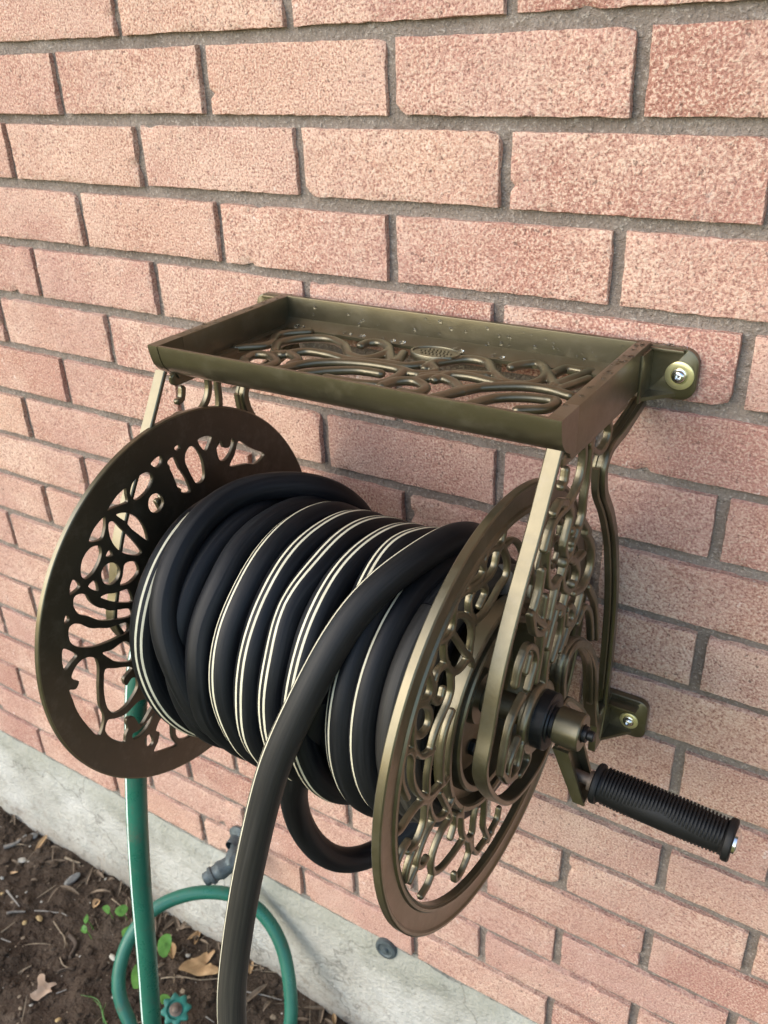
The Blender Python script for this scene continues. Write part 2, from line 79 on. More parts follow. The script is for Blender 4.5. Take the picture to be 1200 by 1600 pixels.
TWIGS = [[[-0.6506,-0.1332,-1.46],[-0.6335,-0.1254,-1.46],[-0.6144,-0.1161,-1.46],[-0.6001,-0.1124,-1.46],[-0.5837,-0.112,-1.46]],[[-0.6008,-0.1303,-1.46],[-0.5728,-0.1381,-1.46],[-0.5596,-0.1414,-1.46],[-0.5442,-0.1496,-1.46],[-0.5372,-0.1578,-1.46]],[[-0.8189,-0.0729,-1.46],[-0.8076,-0.0526,-1.46],[-0.8044,-0.0289,-1.46]],[[-0.6813,-0.168,-1.46],[-0.6758,-0.1588,-1.46],[-0.6608,-0.1449,-1.46]],[[-0.53,-0.1734,-1.46],[-0.5132,-0.1799,-1.46],[-0.4926,-0.175,-1.46]],[[-0.5142,-0.1923,-1.46],[-0.5043,-0.1829,-1.46],[-0.493,-0.1762,-1.46]],[[-0.7259,-0.1346,-1.46],[-0.7002,-0.1403,-1.46],[-0.6776,-0.144,-1.46]],[[-0.6953,-0.0236,-1.46],[-0.6783,-0.0212,-1.46],[-0.6603,-0.0163,-1.46]],[[-0.541,-0.043,-1.46],[-0.5264,-0.0447,-1.46],[-0.5087,-0.046,-1.46]],[[-0.5716,-0.2294,-1.46],[-0.5699,-0.2195,-1.46],[-0.5628,-0.2094,-1.46]],[[-0.6499,-0.2044,-1.46],[-0.6383,-0.2016,-1.46],[-0.6296,-0.1995,-1.46]],[[-0.6606,-0.1964,-1.46],[-0.6582,-0.1838,-1.46],[-0.6558,-0.171,-1.46]],[[-0.4827,-0.2209,-1.46],[-0.4781,-0.2134,-1.46],[-0.473,-0.2075,-1.46]],[[-0.5511,-0.1348,-1.46],[-0.5305,-0.1384,-1.46],[-0.5154,-0.1647,-1.46]],[[-0.3475,-0.11,-1.46],[-0.3145,-0.0933,-1.46],[-0.2868,-0.0796,-1.46],[-0.2593,-0.0624,-1.46]],[[-0.2008,-0.0571,-1.46],[-0.1774,-0.05,-1.46],[-0.1424,-0.0359,-1.46]],[[-0.2326,-0.122,-1.46],[-0.2222,-0.1236,-1.46],[-0.2134,-0.1236,-1.46]]]
RING = [[-0.2825,-0.221,-1.3921],[-0.3102,-0.2128,-1.3615],[-0.3236,-0.1899,-1.3226],[-0.3227,-0.1577,-1.284],[-0.3052,-0.1205,-1.2546],[-0.2748,-0.0857,-1.242],[-0.2379,-0.0592,-1.2384],[-0.198,-0.0385,-1.2471],[-0.1605,-0.0301,-1.2723],[-0.1238,-0.0371,-1.3103],[-0.0991,-0.056,-1.3545],[-0.0787,-0.0857,-1.411]]
GREEN = [[-0.035,-0.2647,-0.6011],[-0.035,-0.2769,-0.6506],[-0.035,-0.2923,-0.7208],[-0.035,-0.3095,-0.822],[-0.035,-0.3241,-0.9264],[-0.035,-0.3383,-1.0191]]
LOOP = [[0.2057,-0.29,-0.4872],[0.1938,-0.29,-0.5226],[0.1744,-0.285,-0.5747],[0.1546,-0.275,-0.6287],[0.1473,-0.262,-0.683],[0.1517,-0.245,-0.7299],[0.1608,-0.22,-0.7638],[0.1736,-0.19,-0.777],[0.1932,-0.155,-0.7644],[0.2102,-0.12,-0.7391]]
FREE = [[0.1906,-0.328,-0.5263],[0.1802,-0.34,-0.5765],[0.1685,-0.353,-0.6394],[0.1602,-0.367,-0.7044],[0.1546,-0.382,-0.7806]]

PU, PV = 0.203, 0.0682926
CY, CZ = -0.191, -0.531           # reel axis
SOIL = -1.468

# ------------------------------------------------------------------ materials
def new_mat(name):
    m = bpy.data.materials.new(name)
    m.use_nodes = True
    nt = m.node_tree
    return m, nt, nt.nodes['Principled BSDF']

def nd(nt, typ, **kw):
    n = nt.nodes.new(typ)
    for k, v in kw.items():
        setattr(n, k, v)
    return n

def noise(nt, vec, scale, detail=4.0, rough=0.55):
    n = nd(nt, 'ShaderNodeTexNoise')
    n.inputs['Scale'].default_value = scale
    n.inputs['Detail'].default_value = detail
    n.inputs['Roughness'].default_value = rough
    if vec is not None:
        nt.links.new(vec, n.inputs['Vector'])
    return n

def ramp(nt, fac, stops, interp='LINEAR'):
    n = nd(nt, 'ShaderNodeValToRGB')
    cr = n.color_ramp
    cr.interpolation = interp
    while len(cr.elements) < len(stops):
        cr.elements.new(0.5)
    for e, (p, c) in zip(cr.elements, stops):
        e.position = p
        e.color = (c[0], c[1], c[2], 1) if len(c) == 3 else c
    nt.links.new(fac, n.inputs[0])
    return n

def mix(nt, fac, a, b, mode='MIX'):
    n = nd(nt, 'ShaderNodeMix', data_type='RGBA', blend_type=mode)
    for sock, v in ((n.inputs[0], fac), (n.inputs[6], a), (n.inputs[7], b)):
        if isinstance(v, (int, float)):
            sock.default_value = v
        elif isinstance(v, tuple):
            sock.default_value = (v[0], v[1], v[2], 1)
        else:
            nt.links.new(v, sock)
    return n.outputs[2]

def math_(nt, op, a, b=None, c=None):
    n = nd(nt, 'ShaderNodeMath', operation=op)
    for i, v in enumerate((a, b, c)):
        if v is None:
            continue
        if isinstance(v, (int, float)):
            n.inputs[i].default_value = v
        else:
            nt.links.new(v, n.inputs[i])
    return n.outputs[0]

def bump(nt, bsdf, height, strength, dist, prev=None):
    b = nd(nt, 'ShaderNodeBump')
    b.inputs['Strength'].default_value = strength
    b.inputs['Distance'].default_value = dist
    nt.links.new(height, b.inputs['Height'])
    if prev is not None:
        nt.links.new(prev, b.inputs['Normal'])
    nt.links.new(b.outputs[0], bsdf.inputs['Normal'])
    return b.outputs[0]

def objvec(nt, shift=False):
    tc = nd(nt, 'ShaderNodeTexCoord')
    if not shift:
        return tc.outputs['Object']
    oi = nd(nt, 'ShaderNodeObjectInfo')
    s = nd(nt, 'ShaderNodeVectorMath', operation='SCALE')
    s.inputs[0].default_value = (7.3, 3.1, 5.7)
    nt.links.new(oi.outputs['Random'], s.inputs['Scale'])
    a = nd(nt, 'ShaderNodeVectorMath', operation='ADD')
    nt.links.new(tc.outputs['Object'], a.inputs[0])
    nt.links.new(s.outputs[0], a.inputs[1])
    return a.outputs[0]

def mat_brick():
    m, nt, b = new_mat('brick_clay')
    v = objvec(nt, True)
    oi = nd(nt, 'ShaderNodeObjectInfo')
    body = ramp(nt, oi.outputs['Random'], [(0.0, (0.41, 0.205, 0.160)), (0.2, (0.52, 0.310, 0.230)),
                (0.4, (0.455, 0.250, 0.200)), (0.6, (0.54, 0.335, 0.250)), (0.8, (0.445, 0.255, 0.215)), (1.0, (0.37, 0.178, 0.130))])
    big = noise(nt, v, 9.0, 3.0)
    c = mix(nt, ramp(nt, big.outputs[0], [(0.42, (0, 0, 0)), (0.66, (1, 1, 1))]).outputs[0], body.outputs[0], (0.57, 0.375, 0.295))
    mid = noise(nt, v, 26.0, 3.0)
    c = mix(nt, ramp(nt, mid.outputs[0], [(0.5, (0, 0, 0)), (0.78, (0.45, 0.45, 0.45))]).outputs[0], c, (0.36, 0.165, 0.115))
    # sandy grain: pale sand, dark pits
    g1 = noise(nt, v, 480.0, 2.5, 0.6)
    g2 = noise(nt, v, 190.0, 2.0, 0.6)
    pale = ramp(nt, g1.outputs[0], [(0.50, (0, 0, 0)), (0.62, (1, 1, 1))])
    c = mix(nt, math_(nt, 'MULTIPLY', pale.outputs[0], 0.65), c, (0.72, 0.55, 0.43))
    dark = ramp(nt, g1.outputs[0], [(0.35, (1, 1, 1)), (0.45, (0, 0, 0))])
    c = mix(nt, math_(nt, 'MULTIPLY', dark.outputs[0], 0.75), c, (0.20, 0.083, 0.062))
    pit = ramp(nt, g2.outputs[0], [(0.29, (1, 1, 1)), (0.34, (0, 0, 0))])
    c = mix(nt, math_(nt, 'MULTIPLY', pit.outputs[0], 0.75), c, (0.13, 0.075, 0.06))
    # soft soot and mortar smears running over brick edges (world space, so they cross bricks)
    geo = nd(nt, 'ShaderNodeNewGeometry')
    ws = noise(nt, geo.outputs['Position'], 3.2, 5.0, 0.6)
    c = mix(nt, math_(nt, 'MULTIPLY', ramp(nt, ws.outputs[0], [(0.40, (1, 1, 1)), (0.56, (0, 0, 0))]).outputs[0], 0.35), c, (0.37, 0.20, 0.175))
    sm = noise(nt, geo.outputs['Position'], 24.0, 5.0, 0.75)
    c = mix(nt, math_(nt, 'MULTIPLY', ramp(nt, sm.outputs[0], [(0.64, (0, 0, 0)), (0.74, (1, 1, 1))]).outputs[0], 0.55), c, (0.60, 0.53, 0.47))
    # lime bloom
    bl = noise(nt, v, 60.0, 3.0, 0.7)
    blr = ramp(nt, bl.outputs[0], [(0.67, (0, 0, 0)), (0.76, (1, 1, 1))])
    c = mix(nt, math_(nt, 'MULTIPLY', blr.outputs[0], 0.6), c, (0.78, 0.68, 0.62))
    nt.links.new(c, b.inputs['Base Color'])
    b.inputs['Roughness'].default_value = 0.92
    b.inputs['Specular IOR Level'].default_value = 0.25
    n1 = bump(nt, b, g1.outputs[0], 0.9, 0.0016)
    bump(nt, b, g2.outputs[0], 0.6, 0.002, n1)
    return m

def mat_mortar():
    m, nt, b = new_mat('mortar')
    v = objvec(nt)
    a = noise(nt, v, 9.0, 6.0, 0.7)
    c = ramp(nt, a.outputs[0], [(0.3, (0.165, 0.135, 0.113)), (0.7, (0.265, 0.222, 0.19))]).outputs[0]
    g = noise(nt, v, 330.0, 3.0, 0.65)
    c = mix(nt, math_(nt, 'MULTIPLY', ramp(nt, g.outputs[0], [(0.55, (0, 0, 0)), (0.68, (1, 1, 1))]).outputs[0], 0.6), c, (0.47, 0.42, 0.37))
    c = mix(nt, math_(nt, 'MULTIPLY', ramp(nt, g.outputs[0], [(0.32, (1, 1, 1)), (0.43, (0, 0, 0))]).outputs[0], 0.7), c, (0.15, 0.115, 0.09))
    nt.links.new(c, b.inputs['Base Color'])
    b.inputs['Roughness'].default_value = 0.95
    b.inputs['Specular IOR Level'].default_value = 0.2
    n1 = bump(nt, b, g.outputs[0], 0.9, 0.003)
    bump(nt, b, noise(nt, v, 110.0, 3.0).outputs[0], 0.7, 0.004, n1)
    return m

def mat_concrete():
    m, nt, b = new_mat('concrete')
    v = objvec(nt)
    a = noise(nt, v, 5.0, 6.0, 0.6)
    c = ramp(nt, a.outputs[0], [(0.3, (0.31, 0.30, 0.26)), (0.5, (0.43, 0.42, 0.375)), (0.7, (0.53, 0.525, 0.49))]).outputs[0]
    st = noise(nt, v, 17.0, 5.0, 0.65)
    c = mix(nt, math_(nt, 'MULTIPLY', ramp(nt, st.outputs[0], [(0.5, (0, 0, 0)), (0.72, (1, 1, 1))]).outputs[0], 0.5), c, (0.24, 0.24, 0.205))
    # mossy band along the upper edge and soil splash along the ground
    sep = nd(nt, 'ShaderNodeSeparateXYZ')
    nt.links.new(v, sep.inputs[0])
    zz = math_(nt, 'ADD', sep.outputs[2], math_(nt, 'MULTIPLY', math_(nt, 'SUBTRACT', st.outputs[0], 0.5), 0.16))
    up = ramp(nt, math_(nt, 'MULTIPLY_ADD', zz, 8.0, 10.84), [(0.35, (0, 0, 0)), (0.95, (1, 1, 1))])
    c = mix(nt, math_(nt, 'MULTIPLY', up.outputs[0], 0.55), c, (0.23, 0.235, 0.18))
    lo = ramp(nt, math_(nt, 'MULTIPLY_ADD', zz, -12.0, -16.9), [(0.0, (0, 0, 0)), (1.0, (1, 1, 1))])
    c = mix(nt, math_(nt, 'MULTIPLY', lo.outputs[0], 0.6), c, (0.16, 0.125, 0.09))
    vo = nd(nt, 'ShaderNodeTexVoronoi', feature='DISTANCE_TO_EDGE')
    vo.inputs['Scale'].default_value = 2.6
    wv = noise(nt, v, 12.0, 4.0)
    nt.links.new(mix(nt, 0.12, v, wv.outputs[1]), vo.inputs['Vector'])
    crack = ramp(nt, vo.outputs['Distance'], [(0.0, (1, 1, 1)), (0.006, (0, 0, 0))]).outputs[0]
    c = mix(nt, math_(nt, 'MULTIPLY', crack, 0.6), c, (0.12, 0.11, 0.09))
    sp = noise(nt, v, 60.0, 5.0, 0.75)
    spl = math_(nt, 'MULTIPLY', ramp(nt, sp.outputs[0], [(0.52, (0, 0, 0)), (0.64, (1, 1, 1))]).outputs[0], ramp(nt, math_(nt, 'MULTIPLY_ADD', zz, -7.0, -9.2), [(0.0, (0, 0, 0)), (1.0, (1, 1, 1))]).outputs[0])
    c = mix(nt, math_(nt, 'MULTIPLY', spl, 0.65), c, (0.17, 0.13, 0.095))
    g = noise(nt, v, 160.0, 3.0, 0.6)
    c = mix(nt, math_(nt, 'MULTIPLY', ramp(nt, g.outputs[0], [(0.3, (1, 1, 1)), (0.38, (0, 0, 0))]).outputs[0], 0.45), c, (0.26, 0.25, 0.22))
    nt.links.new(c, b.inputs['Base Color'])
    b.inputs['Roughness'].default_value = 0.9
    n1 = bump(nt, b, g.outputs[0], 0.8, 0.004)
    bump(nt, b, st.outputs[0], 0.6, 0.012, n1)
    return m

def mat_soil():
    m, nt, b = new_mat('soil')
    v = objvec(nt)
    a = noise(nt, v, 11.0, 6.0, 0.65)
    c = ramp(nt, a.outputs[0], [(0.3, (0.042, 0.029, 0.020)), (0.55, (0.080, 0.056, 0.039)), (0.75, (0.125, 0.092, 0.066))]).outputs[0]
    g = noise(nt, v, 120.0, 4.0, 0.7)
    c = mix(nt, math_(nt, 'MULTIPLY', ramp(nt, g.outputs[0], [(0.6, (0, 0, 0)), (0.74, (1, 1, 1))]).outputs[0], 0.5), c, (0.19, 0.15, 0.11))
    c = mix(nt, math_(nt, 'MULTIPLY', ramp(nt, g.outputs[0], [(0.3, (1, 1, 1)), (0.42, (0, 0, 0))]).outputs[0], 0.6), c, (0.015, 0.010, 0.007))
    # lawn beyond the planting bed
    sep = nd(nt, 'ShaderNodeSeparateXYZ')
    nt.links.new(v, sep.inputs[0])
    lw = noise(nt, v, 2.5, 5.0)
    lawn = ramp(nt, noise(nt, v, 30.0, 5.0, 0.7).outputs[0], [(0.3, (0.15, 0.155, 0.045)), (0.7, (0.26, 0.255, 0.085))]).outputs[0]
    yy = math_(nt, 'ADD', math_(nt, 'MULTIPLY', sep.outputs[1], -1.0), math_(nt, 'MULTIPLY', lw.outputs[0], 0.3))
    k = ramp(nt, math_(nt, 'SUBTRACT', yy, 0.22), [(0.45, (0, 0, 0)), (0.6, (1, 1, 1))]).outputs[0]
    c = mix(nt, k, c, lawn)
    nt.links.new(c, b.inputs['Base Color'])
    b.inputs['Roughness'].default_value = 0.95
    b.inputs['Specular IOR Level'].default_value = 0.2
    n1 = bump(nt, b, g.outputs[0], 0.9, 0.008)
    bump(nt, b, noise(nt, v, 45.0, 5.0, 0.7).outputs[0], 0.8, 0.015, n1)
    return m

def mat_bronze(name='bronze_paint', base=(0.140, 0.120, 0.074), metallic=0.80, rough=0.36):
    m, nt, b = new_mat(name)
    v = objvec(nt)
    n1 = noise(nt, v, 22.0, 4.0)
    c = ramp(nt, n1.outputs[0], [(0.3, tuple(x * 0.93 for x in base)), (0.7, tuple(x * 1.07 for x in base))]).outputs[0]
    geo = nd(nt, 'ShaderNodeNewGeometry')
    dn = noise(nt, geo.outputs['Position'], 46.0, 6.0, 0.75)
    dust = ramp(nt, dn.outputs[0], [(0.50, (0, 0, 0)), (0.74, (1, 1, 1))]).outputs[0]
    c = mix(nt, math_(nt, 'MULTIPLY', dust, 0.22), c, (0.20, 0.175, 0.135))
    nt.links.new(c, b.inputs['Base Color'])
    nt.links.new(math_(nt, 'SUBTRACT', metallic, math_(nt, 'MULTIPLY', dust, 0.25)), b.inputs['Metallic'])
    b.inputs['Metallic'].default_value = metallic
    b.inputs['Coat Weight'].default_value = 0.35
    b.inputs['Coat Roughness'].default_value = 0.22
    fine = noise(nt, v, 900.0, 2.0)
    r = ramp(nt, noise(nt, v, 60.0, 4.0, 0.7).outputs[0], [(0.3, (rough - .05,) * 3), (0.75, (rough + .08,) * 3)]).outputs[0]
    nt.links.new(r, b.inputs['Roughness'])
    bump(nt, b, fine.outputs[0], 0.12, 0.0004)
    return m

def mat_plain(name, base, rough, metallic=0.0, grain=60.0, var=0.15, bmp=0.15, dist=0.0006, spec=0.5):
    m, nt, b = new_mat(name)
    v = objvec(nt)
    n1 = noise(nt, v, grain, 5.0, 0.65)
    c = ramp(nt, n1.outputs[0], [(0.3, tuple(x * (1 - var) for x in base)), (0.7, tuple(min(1, x * (1 + var)) for x in base))]).outputs[0]
    nt.links.new(c, b.inputs['Base Color'])
    b.inputs['Roughness'].default_value = rough
    b.inputs['Metallic'].default_value = metallic
    b.inputs['Specular IOR Level'].default_value = spec
    if bmp:
        bump(nt, b, n1.outputs[0], bmp, dist)
    return m

def mat_rubber_hose():
    m, nt, b = new_mat('hose_rubber')
    uv = nd(nt, 'ShaderNodeUVMap')
    uv.uv_map = 'UVMap'
    sep = nd(nt, 'ShaderNodeSeparateXYZ')
    nt.links.new(uv.outputs[0], sep.inputs[0])
    v = objvec(nt)
    # dusty scuffs stretched along the hose
    mp = nd(nt, 'ShaderNodeMapping')
    mp.inputs['Scale'].default_value = (9.0, 16.0, 1.0)
    nt.links.new(uv.outputs[0], mp.inputs['Vector'])
    sc = noise(nt, mp.outputs[0], 1.0, 6.0, 0.7)
    cl = noise(nt, v, 14.0, 4.0)
    c = ramp(nt, cl.outputs[0], [(0.35, (0.0026, 0.0033, 0.0050)), (0.7, (0.0058, 0.0066, 0.0088))]).outputs[0]
    c = mix(nt, math_(nt, 'MULTIPLY', ramp(nt, sc.outputs[0], [(0.46, (0, 0, 0)), (0.78, (1, 1, 1))]).outputs[0], 0.42), c, (0.042, 0.043, 0.044))
    # the hanging end is dustier (u = metres along the hose; the end carries u beyond 100)
    dusty = ramp(nt, math_(nt, 'MULTIPLY', math_(nt, 'SUBTRACT', sep.outputs[0], 120.22), 2.2), [(0.0, (0, 0, 0)), (1.0, (1, 1, 1))]).outputs[0]
    mp2 = nd(nt, 'ShaderNodeMapping')
    mp2.inputs['Scale'].default_value = (7.0, 40.0, 1.0)
    nt.links.new(uv.outputs[0], mp2.inputs['Vector'])
    du = noise(nt, mp2.outputs[0], 1.0, 6.0, 0.75)
    dust = ramp(nt, du.outputs[0], [(0.3, (0.016, 0.016, 0.015)), (0.7, (0.066, 0.059, 0.048))]).outputs[0]
    c = mix(nt, math_(nt, 'MULTIPLY', dusty, 0.85), c, dust)
    # two cream stripes at v = .47 and .53
    def band(c0, hw):
        return math_(nt, 'LESS_THAN', math_(nt, 'ABSOLUTE', math_(nt, 'SUBTRACT', sep.outputs[1], c0)), hw)
    st = math_(nt, 'MAXIMUM', band(0.466, 0.0135), band(0.534, 0.0135))
    wear = ramp(nt, noise(nt, mp.outputs[0], 6.0, 3.0).outputs[0], [(0.3, (0.50, 0.46, 0.33)), (0.7, (0.74, 0.70, 0.54))]).outputs[0]
    rub = ramp(nt, noise(nt, mp.outputs[0], 2.2, 6.0, 0.75).outputs[0], [(0.26, (0.15, 0.15, 0.15)), (0.42, (1, 1, 1))]).outputs[0]
    c = mix(nt, math_(nt, 'MULTIPLY', st, rub), c, wear)
    nt.links.new(c, b.inputs['Base Color'])
    r = ramp(nt, sc.outputs[0], [(0.3, (0.42,) * 3), (0.7, (0.62,) * 3)]).outputs[0]
    nt.links.new(r, b.inputs['Roughness'])
    b.inputs['Specular IOR Level'].default_value = 0.26
    bump(nt, b, noise(nt, mp.outputs[0], 9.0, 4.0).outputs[0], 0.12, 0.0008)
    return m

def mat_green_hose():
    m, nt, b = new_mat('green_vinyl')
    uv = nd(nt, 'ShaderNodeUVMap')
    uv.uv_map = 'UVMap'
    sep = nd(nt, 'ShaderNodeSeparateXYZ')
    nt.links.new(uv.outputs[0], sep.inputs[0])
    v = objvec(nt)
    n1 = noise(nt, v, 18.0, 4.0)
    c = ramp(nt, n1.outputs[0], [(0.3, (0.012, 0.105, 0.070)), (0.7, (0.018, 0.140, 0.092))]).outputs[0]
    st = math_(nt, 'LESS_THAN', math_(nt, 'ABSOLUTE', math_(nt, 'SUBTRACT', sep.outputs[1], 0.5)), 0.022)
    c = mix(nt, st, c, (0.62, 0.74, 0.68))  # pale highlight line along the hose, painted into its colour
    mud = noise(nt, v, 35.0, 6.0, 0.75)
    c = mix(nt, math_(nt, 'MULTIPLY', ramp(nt, mud.outputs[0], [(0.56, (0, 0, 0)), (0.70, (1, 1, 1))]).outputs[0], 0.55), c, (0.085, 0.080, 0.055))
    nt.links.new(c, b.inputs['Base Color'])
    nt.links.new(ramp(nt, mud.outputs[0], [(0.4, (0.26,) * 3), (0.7, (0.6,) * 3)]).outputs[0], b.inputs['Roughness'])
    bump(nt, b, noise(nt, v, 70.0, 4.0).outputs[0], 0.08, 0.001)
    return m

def mat_leaf(name, c1, c2, rough=0.6, sub=0.0):
    m, nt, b = new_mat(name)
    v = objvec(nt)
    n1 = noise(nt, v, 70.0, 5.0, 0.65)
    c = ramp(nt, n1.outputs[0], [(0.3, c1), (0.7, c2)]).outputs[0]
    nt.links.new(c, b.inputs['Base Color'])
    b.inputs['Roughness'].default_value = rough
    bump(nt, b, n1.outputs[0], 0.3, 0.003)
    return m

def mat_water():
    m, nt, b = new_mat('water')
    b.inputs['Base Color'].default_value = (1, 1, 1, 1)
    b.inputs['Roughness'].default_value = 0.02
    b.inputs['IOR'].default_value = 1.33
    b.inputs['Transmission Weight'].default_value = 1.0
    return m

BRICK, MORTAR, CONC, SOILM = mat_brick(), mat_mortar(), mat_concrete(), mat_soil()
BRONZE = mat_bronze()
BRONZE_DIM = mat_bronze('bronze_dim_reflection', (0.085, 0.068, 0.045), 0.75, 0.48)  # same paint; left disc's dim reflections put into a darker, rougher base
RUBBER, GREEN_V = mat_rubber_hose(), mat_green_hose()
BLACKP = mat_plain('black_plastic', (0.006, 0.0065, 0.0075), 0.42, 0.0, 80, 0.2, 0.1, spec=0.4)
GRIPM = mat_plain('grip_rubber', (0.0055, 0.0055, 0.006), 0.55, 0.0, 120, 0.2, 0.1, spec=0.3)
ZINC = mat_plain('yellow_zinc', (0.80, 0.72, 0.38), 0.34, 0.75, 70, 0.12, 0.05)
STEEL = mat_plain('bright_steel', (0.72, 0.72, 0.72), 0.22, 1.0, 70, 0.1, 0.05)
OLDMETAL = mat_plain('weathered_metal', (0.085, 0.105, 0.11), 0.62, 0.5, 55, 0.45, 0.5, 0.003)
TEAL = mat_plain('teal_paint', (0.018, 0.15, 0.115), 0.5, 0.0, 90, 0.35, 0.3, 0.001)
RUST = mat_plain('rusty_bolt', (0.17, 0.13, 0.10), 0.6, 0.6, 120, 0.3, 0.4, 0.001)
STONE_G = mat_plain('grey_stone', (0.19, 0.185, 0.17), 0.85, 0.0, 90, 0.3, 0.5, 0.002)
STONE_W = mat_plain('pale_stone', (0.40, 0.37, 0.31), 0.85, 0.0, 90, 0.25, 0.5, 0.002)
STONE_T = mat_plain('tan_stone', (0.40, 0.28, 0.13), 0.85, 0.0, 90, 0.3, 0.5, 0.002)
TWIG = mat_plain('dry_twig', (0.24, 0.185, 0.125), 0.85, 0.0, 120, 0.35, 0.5, 0.001)
TWIG_D = mat_plain('dark_twig', (0.085, 0.06, 0.042), 0.85, 0.0, 120, 0.35, 0.5, 0.001)
TWIG_G = mat_plain('grey_twig', (0.21, 0.19, 0.165), 0.85, 0.0, 120, 0.35, 0.5, 0.001)
LEAF_T = mat_leaf('tan_leaf', (0.40, 0.28, 0.19), (0.54, 0.40, 0.29))
LEAF_B = mat_leaf('brown_leaf', (0.27, 0.155, 0.07), (0.46, 0.30, 0.15))
LEAF_G = mat_leaf('green_leaf', (0.045, 0.15, 0.020), (0.10, 0.25, 0.045), 0.45)
LITTER = mat_leaf('leaf_litter', (0.085, 0.058, 0.036), (0.23, 0.17, 0.115), 0.85)
WATER = mat_water()

# ------------------------------------------------------------------ helpers
def tag(o, label=None, cat=None, group=None, kind=None):
    if label: o['label'] = label
    if cat: o['category'] = cat
    if group: o['group'] = group
    if kind: o['kind'] = kind
    return o

def thing(name, loc=(0, 0, 0), **kw):
    o = bpy.data.objects.new(name, None)
    o.empty_display_size = 0.05
    o.location = loc
    COL.objects.link(o)
    return tag(o, **kw)

def link(name, me, parent=None, **kw):
    o = bpy.data.objects.new(name, me)
    COL.objects.link(o)
    if parent is not None:
        o.parent = parent
        # world placement of the mesh is kept: offset by the parent's own position
        p = parent
        off = Vector((0, 0, 0))
        while p is not None:
            off += Vector(p.location)
            p = p.parent
        o.location = -off
    return tag(o, **kw)

class MB:
    def __init__(self):
        self.v, self.f, self.uv = [], [], []
    def add(self, vs, fs, uvs=None):
        n = len(self.v)
        self.v.extend([tuple(p) for p in vs])
        self.f.extend([tuple(i + n for i in f) for f in fs])
        if uvs is not None:
            self.uv.extend(uvs)
    def box(self, lo, hi):
        x0, y0, z0 = lo; x1, y1, z1 = hi
        self.add([(x0, y0, z0), (x1, y0, z0), (x1, y1, z0), (x0, y1, z0), (x0, y0, z1), (x1, y0, z1), (x1, y1, z1), (x0, y1, z1)],
                 [(0, 3, 2, 1), (4, 5, 6, 7), (0, 1, 5, 4), (1, 2, 6, 5), (2, 3, 7, 6), (3, 0, 4, 7)])
    def cbox(self, lo, hi, c):
        bm = bmesh.new()
        bmesh.ops.create_cube(bm, size=1.0)
        for vv in bm.verts:
            vv.co = Vector([lo[i] + (vv.co[i] + 0.5) * (hi[i] - lo[i]) for i in range(3)])
        bmesh.ops.bevel(bm, geom=bm.edges[:], offset=c, segments=2, profile=0.6, affect='EDGES')
        bm.verts.index_update()
        self.add([vv.co[:] for vv in bm.verts], [[q.index for q in ff.verts] for ff in bm.faces])
        bm.free()
    def loft(self, rings, closed_ring=True, cap0=True, cap1=True):
        n = len(rings[0]); m = len(rings)
        vs = [p for r in rings for p in r]
        fs = []
        for i in range(m - 1):
            for j in range(n if closed_ring else n - 1):
                k = (j + 1) % n
                fs.append((i * n + j, i * n + k, (i + 1) * n + k, (i + 1) * n + j))
        if cap0: fs.append(tuple(range(n - 1, -1, -1)))
        if cap1: fs.append(tuple((m - 1) * n + j for j in range(n)))
        self.add(vs, fs)
    def lathe(self, prof, org, axis=(1, 0, 0), n=48, closed=False):
        """prof: (along axis, radius)"""
        a = Vector(axis).normalized()
        u = a.orthogonal().normalized(); w = a.cross(u)
        org = Vector(org)
        rings = []
        for j in range(n):
            t = 2 * math.pi * j / n
            dr = u * math.cos(t) + w * math.sin(t)
            rings.append([tuple(org + a * h + dr * r) for h, r in prof])
        m = len(prof)
        vs = [p for r in rings for p in r]
        fs = []
        for j in range(n):
            k = (j + 1) % n
            for i in range(m if closed else m - 1):
                i2 = (i + 1) % m
                fs.append((j * m + i, j * m + i2, k * m + i2, k * m + i))
        self.add(vs, fs)
    def build(self, name, mat, parent=None, smooth=40, **kw):
        me = bpy.data.meshes.new(name)
        me.from_pydata(self.v, [], self.f)
        if self.uv:
            ul = me.uv_layers.new(name='UVMap')
            flat = np.zeros((len(me.loops), 2), np.float32)
            flat[:] = np.array(self.uv, np.float32)
            ul.data.foreach_set('uv', flat.ravel())
        bm = bmesh.new(); bm.from_mesh(me)
        if not self.uv:
            bmesh.ops.recalc_face_normals(bm, faces=bm.faces[:])
        bm.to_mesh(me); bm.free()
        finish(me, mat, smooth)
        return link(name, me, parent, **kw)

def finish(me, mat, smooth=40):
    me.materials.append(mat)
    if smooth:
        me.polygons.foreach_set('use_smooth', [True] * len(me.polygons))
        me.set_sharp_from_angle(angle=math.radians(smooth))
    me.update()

